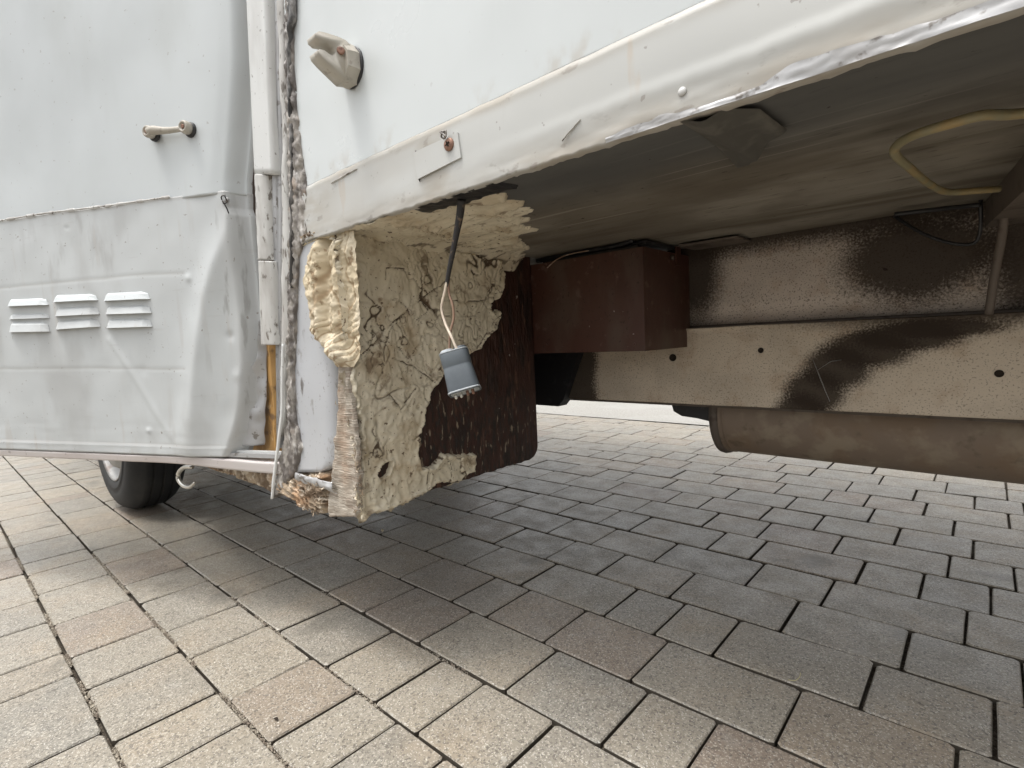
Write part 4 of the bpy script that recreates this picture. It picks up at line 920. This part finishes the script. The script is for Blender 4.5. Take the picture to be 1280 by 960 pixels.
# cross member, strap rod and hose at the right
def prism(name, a, b, w_, h, mat, parent=van):
    a, b = Vector(a), Vector(b); d = (b - a).normalized(); s = d.cross(Vector((0, 0, 1))).normalized() * w_ / 2; u_ = s.cross(d).normalized() * h / 2
    bm = bmesh.new(); v = [bm.verts.new(p + sx * s + sz * u_) for p in (a, b) for sx, sz in ((-1, -1), (1, -1), (1, 1), (-1, 1))]
    for f in ((0, 1, 2, 3), (7, 6, 5, 4), (0, 4, 5, 1), (1, 5, 6, 2), (2, 6, 7, 3), (3, 7, 4, 0)): bm.faces.new([v[i] for i in f])
    return bm_obj(name, bm, mat, parent, bevel=.002)
prism('cross_member', (.105, .55, .800), (.02, 1.262, .800), .055, .045, MAT_STEEL)
tube('strap_rod', [PY(1256, 238, 1.16), PY(1253, 290, 1.19), PY(1244, 340, 1.215), PY(1236, 392, 1.235)], .0065, MAT_STEEL, van)
tube('brake_hose', [(.10, .70, .795), PZ(1276, 142, .80), PZ(1230, 144, .798), PZ(1190, 154, .797), PZ(1145, 168, .798), PZ(1122, 181, .80), PZ(1119, 193, .798), PZ(1135, 208, .797), PZ(1162, 230, .80), PZ(1185, 240, .80), PZ(1225, 238, .80), PZ(1250, 236, .80)], .0046, MAT_HOSE, van, n=10, label='yellowish hose looping under the floor')
tube('black_cable', [PZ(1118, 268, .812), PZ(1160, 263, .81), PZ(1225, 256, .80)], .004, MAT_BLK, van, n=8)
tube('thin_cable', [PY(1118, 270, 1.26), PY(1150, 290, 1.24), PY(1190, 304, 1.23), PY(1222, 300, 1.22), PY(1226, 250, 1.2)], .003, MAT_BLK, van, n=8)
# rubber flap stuck under the floor edge
fl = [PZ(a, b, FZ - .003) for a, b in ((848, 150), (862, 158), (884, 172), (905, 190), (922, 208), (936, 205), (950, 188), (962, 175), (984, 160), (968, 148), (950, 134), (905, 134))]
def flap_fn(u, v):
    # radial patch: v from centre to outline
    k = u * len(fl); i = int(k) % len(fl); t = k - int(k); p = fl[i].lerp(fl[(i + 1) % len(fl)], t); c = PZ(918, 160, FZ - .003)
    q_ = c.lerp(p, v)
    return (q_.x, q_.y, FZ - .004 - .004 * (1 - v) - .006 * abs(nz(q_.x * 28, q_.y * 10)) * (1 if v < .97 else .2) - .006 * math.exp(-((q_.x + .2) / .012) ** 2)), 0
grid('rubber_flap', 96, 20, flap_fn, MAT_FLAP, van, label='dark torn rubber flap glued under the floor edge')
# wheel
WHX, WHY, WR = -2.62, .47, .335
prof = [(.030, .200), (.012, .206), (.004, .216), (.000, .235), (.000, .240), (.003, .243), (.001, .262), (.004, .285), (.012, .303), (.024, .317), (.038, .326), (.050, .3315)]
tw = .205
tr = []
x_ = .052
for g0 in (.078, .112, .146):
    tr += [(x_, .3325), (g0 - .0045, .3345), (g0 - .0035, .3265), (g0 + .0035, .3265), (g0 + .0045, .3345)]; x_ = g0 + .006
tr += [(tw - .052, .3325)]
prof2 = [(tw - h, r) for h, r in prof[::-1]]
wheel = bpy.data.objects.new('wheel', None); link(wheel, van)
ty = lathe('tyre', prof + tr + prof2, (WHX, WHY, .3345), (0, 1, 0), MAT_TYRE, wheel, n=96, caps=False)
lathe('rim', [(.030, .196), (.010, .198), (.004, .206), (.006, .210), (.012, .204), (.030, .196), (.034, .180), (.036, .168), (.010, .150), (.004, .120), (.006, .085), (.002, .060), (-.012, .050), (-.014, .02)], (WHX, WHY, .3345), (0, 1, 0), MAT_RIM, wheel, n=64)
for i in range(5):
    a = 2 * math.pi * i / 5 + .3
    lathe('wheel_nut', [(0, .011), (.014, .011), (.017, .006)], (WHX + .08 * math.cos(a), WHY + .012, .3345 + .08 * math.sin(a)), (0, -1, 0), MAT_STEEL, wheel, n=6, smooth=False)
w2 = bpy.data.objects.new('wheel', None); link(w2, van); w2['label'] = 'inner wheel behind the visible one'
for ch in list(wheel.children):
    if ch.name.startswith(('tyre', 'rim')):
        c = ch.copy(); link(c, w2); c.location.y += 1.55
# silver hook under the sill
pts = [PY(240, 584, .47), PY(231, 584, .47), PY(224, 590, .468), PY(223, 599, .466), PY(229, 607, .464), PY(237, 609, .462), PY(243, 604, .46)]
tube('step_hook', pts, [.0055, .006, .006, .006, .0055, .005, .004], MAT_HOOK, van, n=12, label='shiny C-shaped hook under the sill')

# ------------------------------------------------------------------ dangling connector
conn = bpy.data.objects.new('hanging_connector', None); link(conn)
conn['label'] = 'grey-blue plug connector dangling on a frayed twin cable in front of the peeling foam'; conn['category'] = 'electrical connector'
CY = .53
P = lambda a, b, dy=0: PY(a, b, CY + dy)
top = PZ(577, 249, FZ - .004); conn.location = top
tube('cable_sleeve', [top, P(575, 268), P(571, 290), P(566, 315), P(561, 340), P(558, 358)], [.0062, .0056, .0046, .0040, .0034, .0028], MAT_CABLE, conn, n=10)
tube('wire', [P(560, 345), P(556, 365, -.002), P(552, 385, -.002), P(557, 405, -.003), P(564, 420, -.006), P(570, 434, -.004), P(573, 440)], .0021, MAT_WIRE, conn, n=8, label='pale cream wire')
tube('wire', [P(561, 345, .002), P(561, 365, .003), P(566, 382, .003), P(567, 398, .003), P(563, 415, -.001), P(562, 430), P(562, 442)], .0019, MAT_WIRE2, conn, n=8, label='browned wire')
ca, cb = P(567, 439), P(582, 492); ax = (cb - ca); Lc = ax.length; ax.normalize()
k_ = Lc / .060
bod = lathe('connector_body', [(0, .016), (.0, .0195), (.001, .0212), (.004, .0216), (.022, .0214), (.023, .0209), (.025, .0214), (.052, .0232), (.060, .0238), (.0625, .0238), (.0625, .0215), (.056, .0205)],
            ca + ax * .002, ax, MAT_CONN, conn, n=64, sq=5, ref=(.74, .67, 0))
lathe('body_rim', [(0, .0238), (.0004, .0244), (.0020, .0244), (.0024, .0238)], ca + ax * .0612, ax, MAT_CONNE, bod, n=64, sq=5, ref=(.74, .67, 0))
lathe('body_rim', [(0, .0206), (.0005, .0220), (.0014, .0220), (.0018, .0213)], ca + ax * .0018, ax, MAT_CONNE, bod, n=64, sq=5, ref=(.74, .67, 0))
sidev = ax.cross(fwd).normalized(); 
for s_, col in ((-1, MAT_CONN), (1, MAT_CONNE)):
    c_ = ca - ax * .004 + sidev * .010 * s_ * -1
    lathe('cable_gland', [(0, .009), (.001, .0098), (.008, .0100)], c_, ax, col, conn, n=16)
for s_ in (-.012, -.004, .006, .014):
    c_ = ca + ax * .060 + sidev * -s_
    lathe('contact_pin', [(0, .0022), (.009, .0022), (.0105, .0012)], c_ - fwd * .008, ax, MAT_SCREW if s_ < 0 else MAT_HOOK, conn, n=10)

# ------------------------------------------------------------------ small litter
p = PZ(994, 852, .004)
o = tube('straw_sprig', [p + Vector((-.01, -.002, .0)), p + Vector((0, 0, .002)), p + Vector((.004, .012, .004)), p + Vector((.003, .022, .006))], .0007, MAT_STRAW, None, n=5)
o['label'] = 'tiny dry straw sprig in the joint between two pavers at lower right'; o['category'] = 'straw'
p = PZ(345, 899, .003)
o = grid('leaf_scrap', 6, 4, lambda u, v: (p + Vector(((u - .5) * .012, (v - .5) * .006 * math.sin(math.pi * (u * .9 + .05)), .002 * math.sin(3 * u))), 0), MAT_GAP)
o['label'] = 'small dark leaf scrap lying on a pale sunlit paver'; o['category'] = 'leaf'

p = PZ(478, 663, .004)
bm = bmesh.new(); bmesh.ops.create_icosphere(bm, subdivisions=2, radius=.004)
for v in bm.verts: v.co *= 1 + .5 * nz(v.co.x * 300, v.co.y * 300, v.co.z * 300); v.co += p
o = bm_obj('foam_crumb', bm, MAT_BULGE); o['label'] = 'pale foam crumb fallen on the shaded paving below the crumbling corner'; o['category'] = 'crumb'
# parts were built in place: keep them there under the van's and connector's empties
bpy.context.view_layer.update()
for root in (van, conn):
    inv = Matrix.Translation(-Vector(root.location))
    for ch in root.children: ch.matrix_parent_inverse = inv
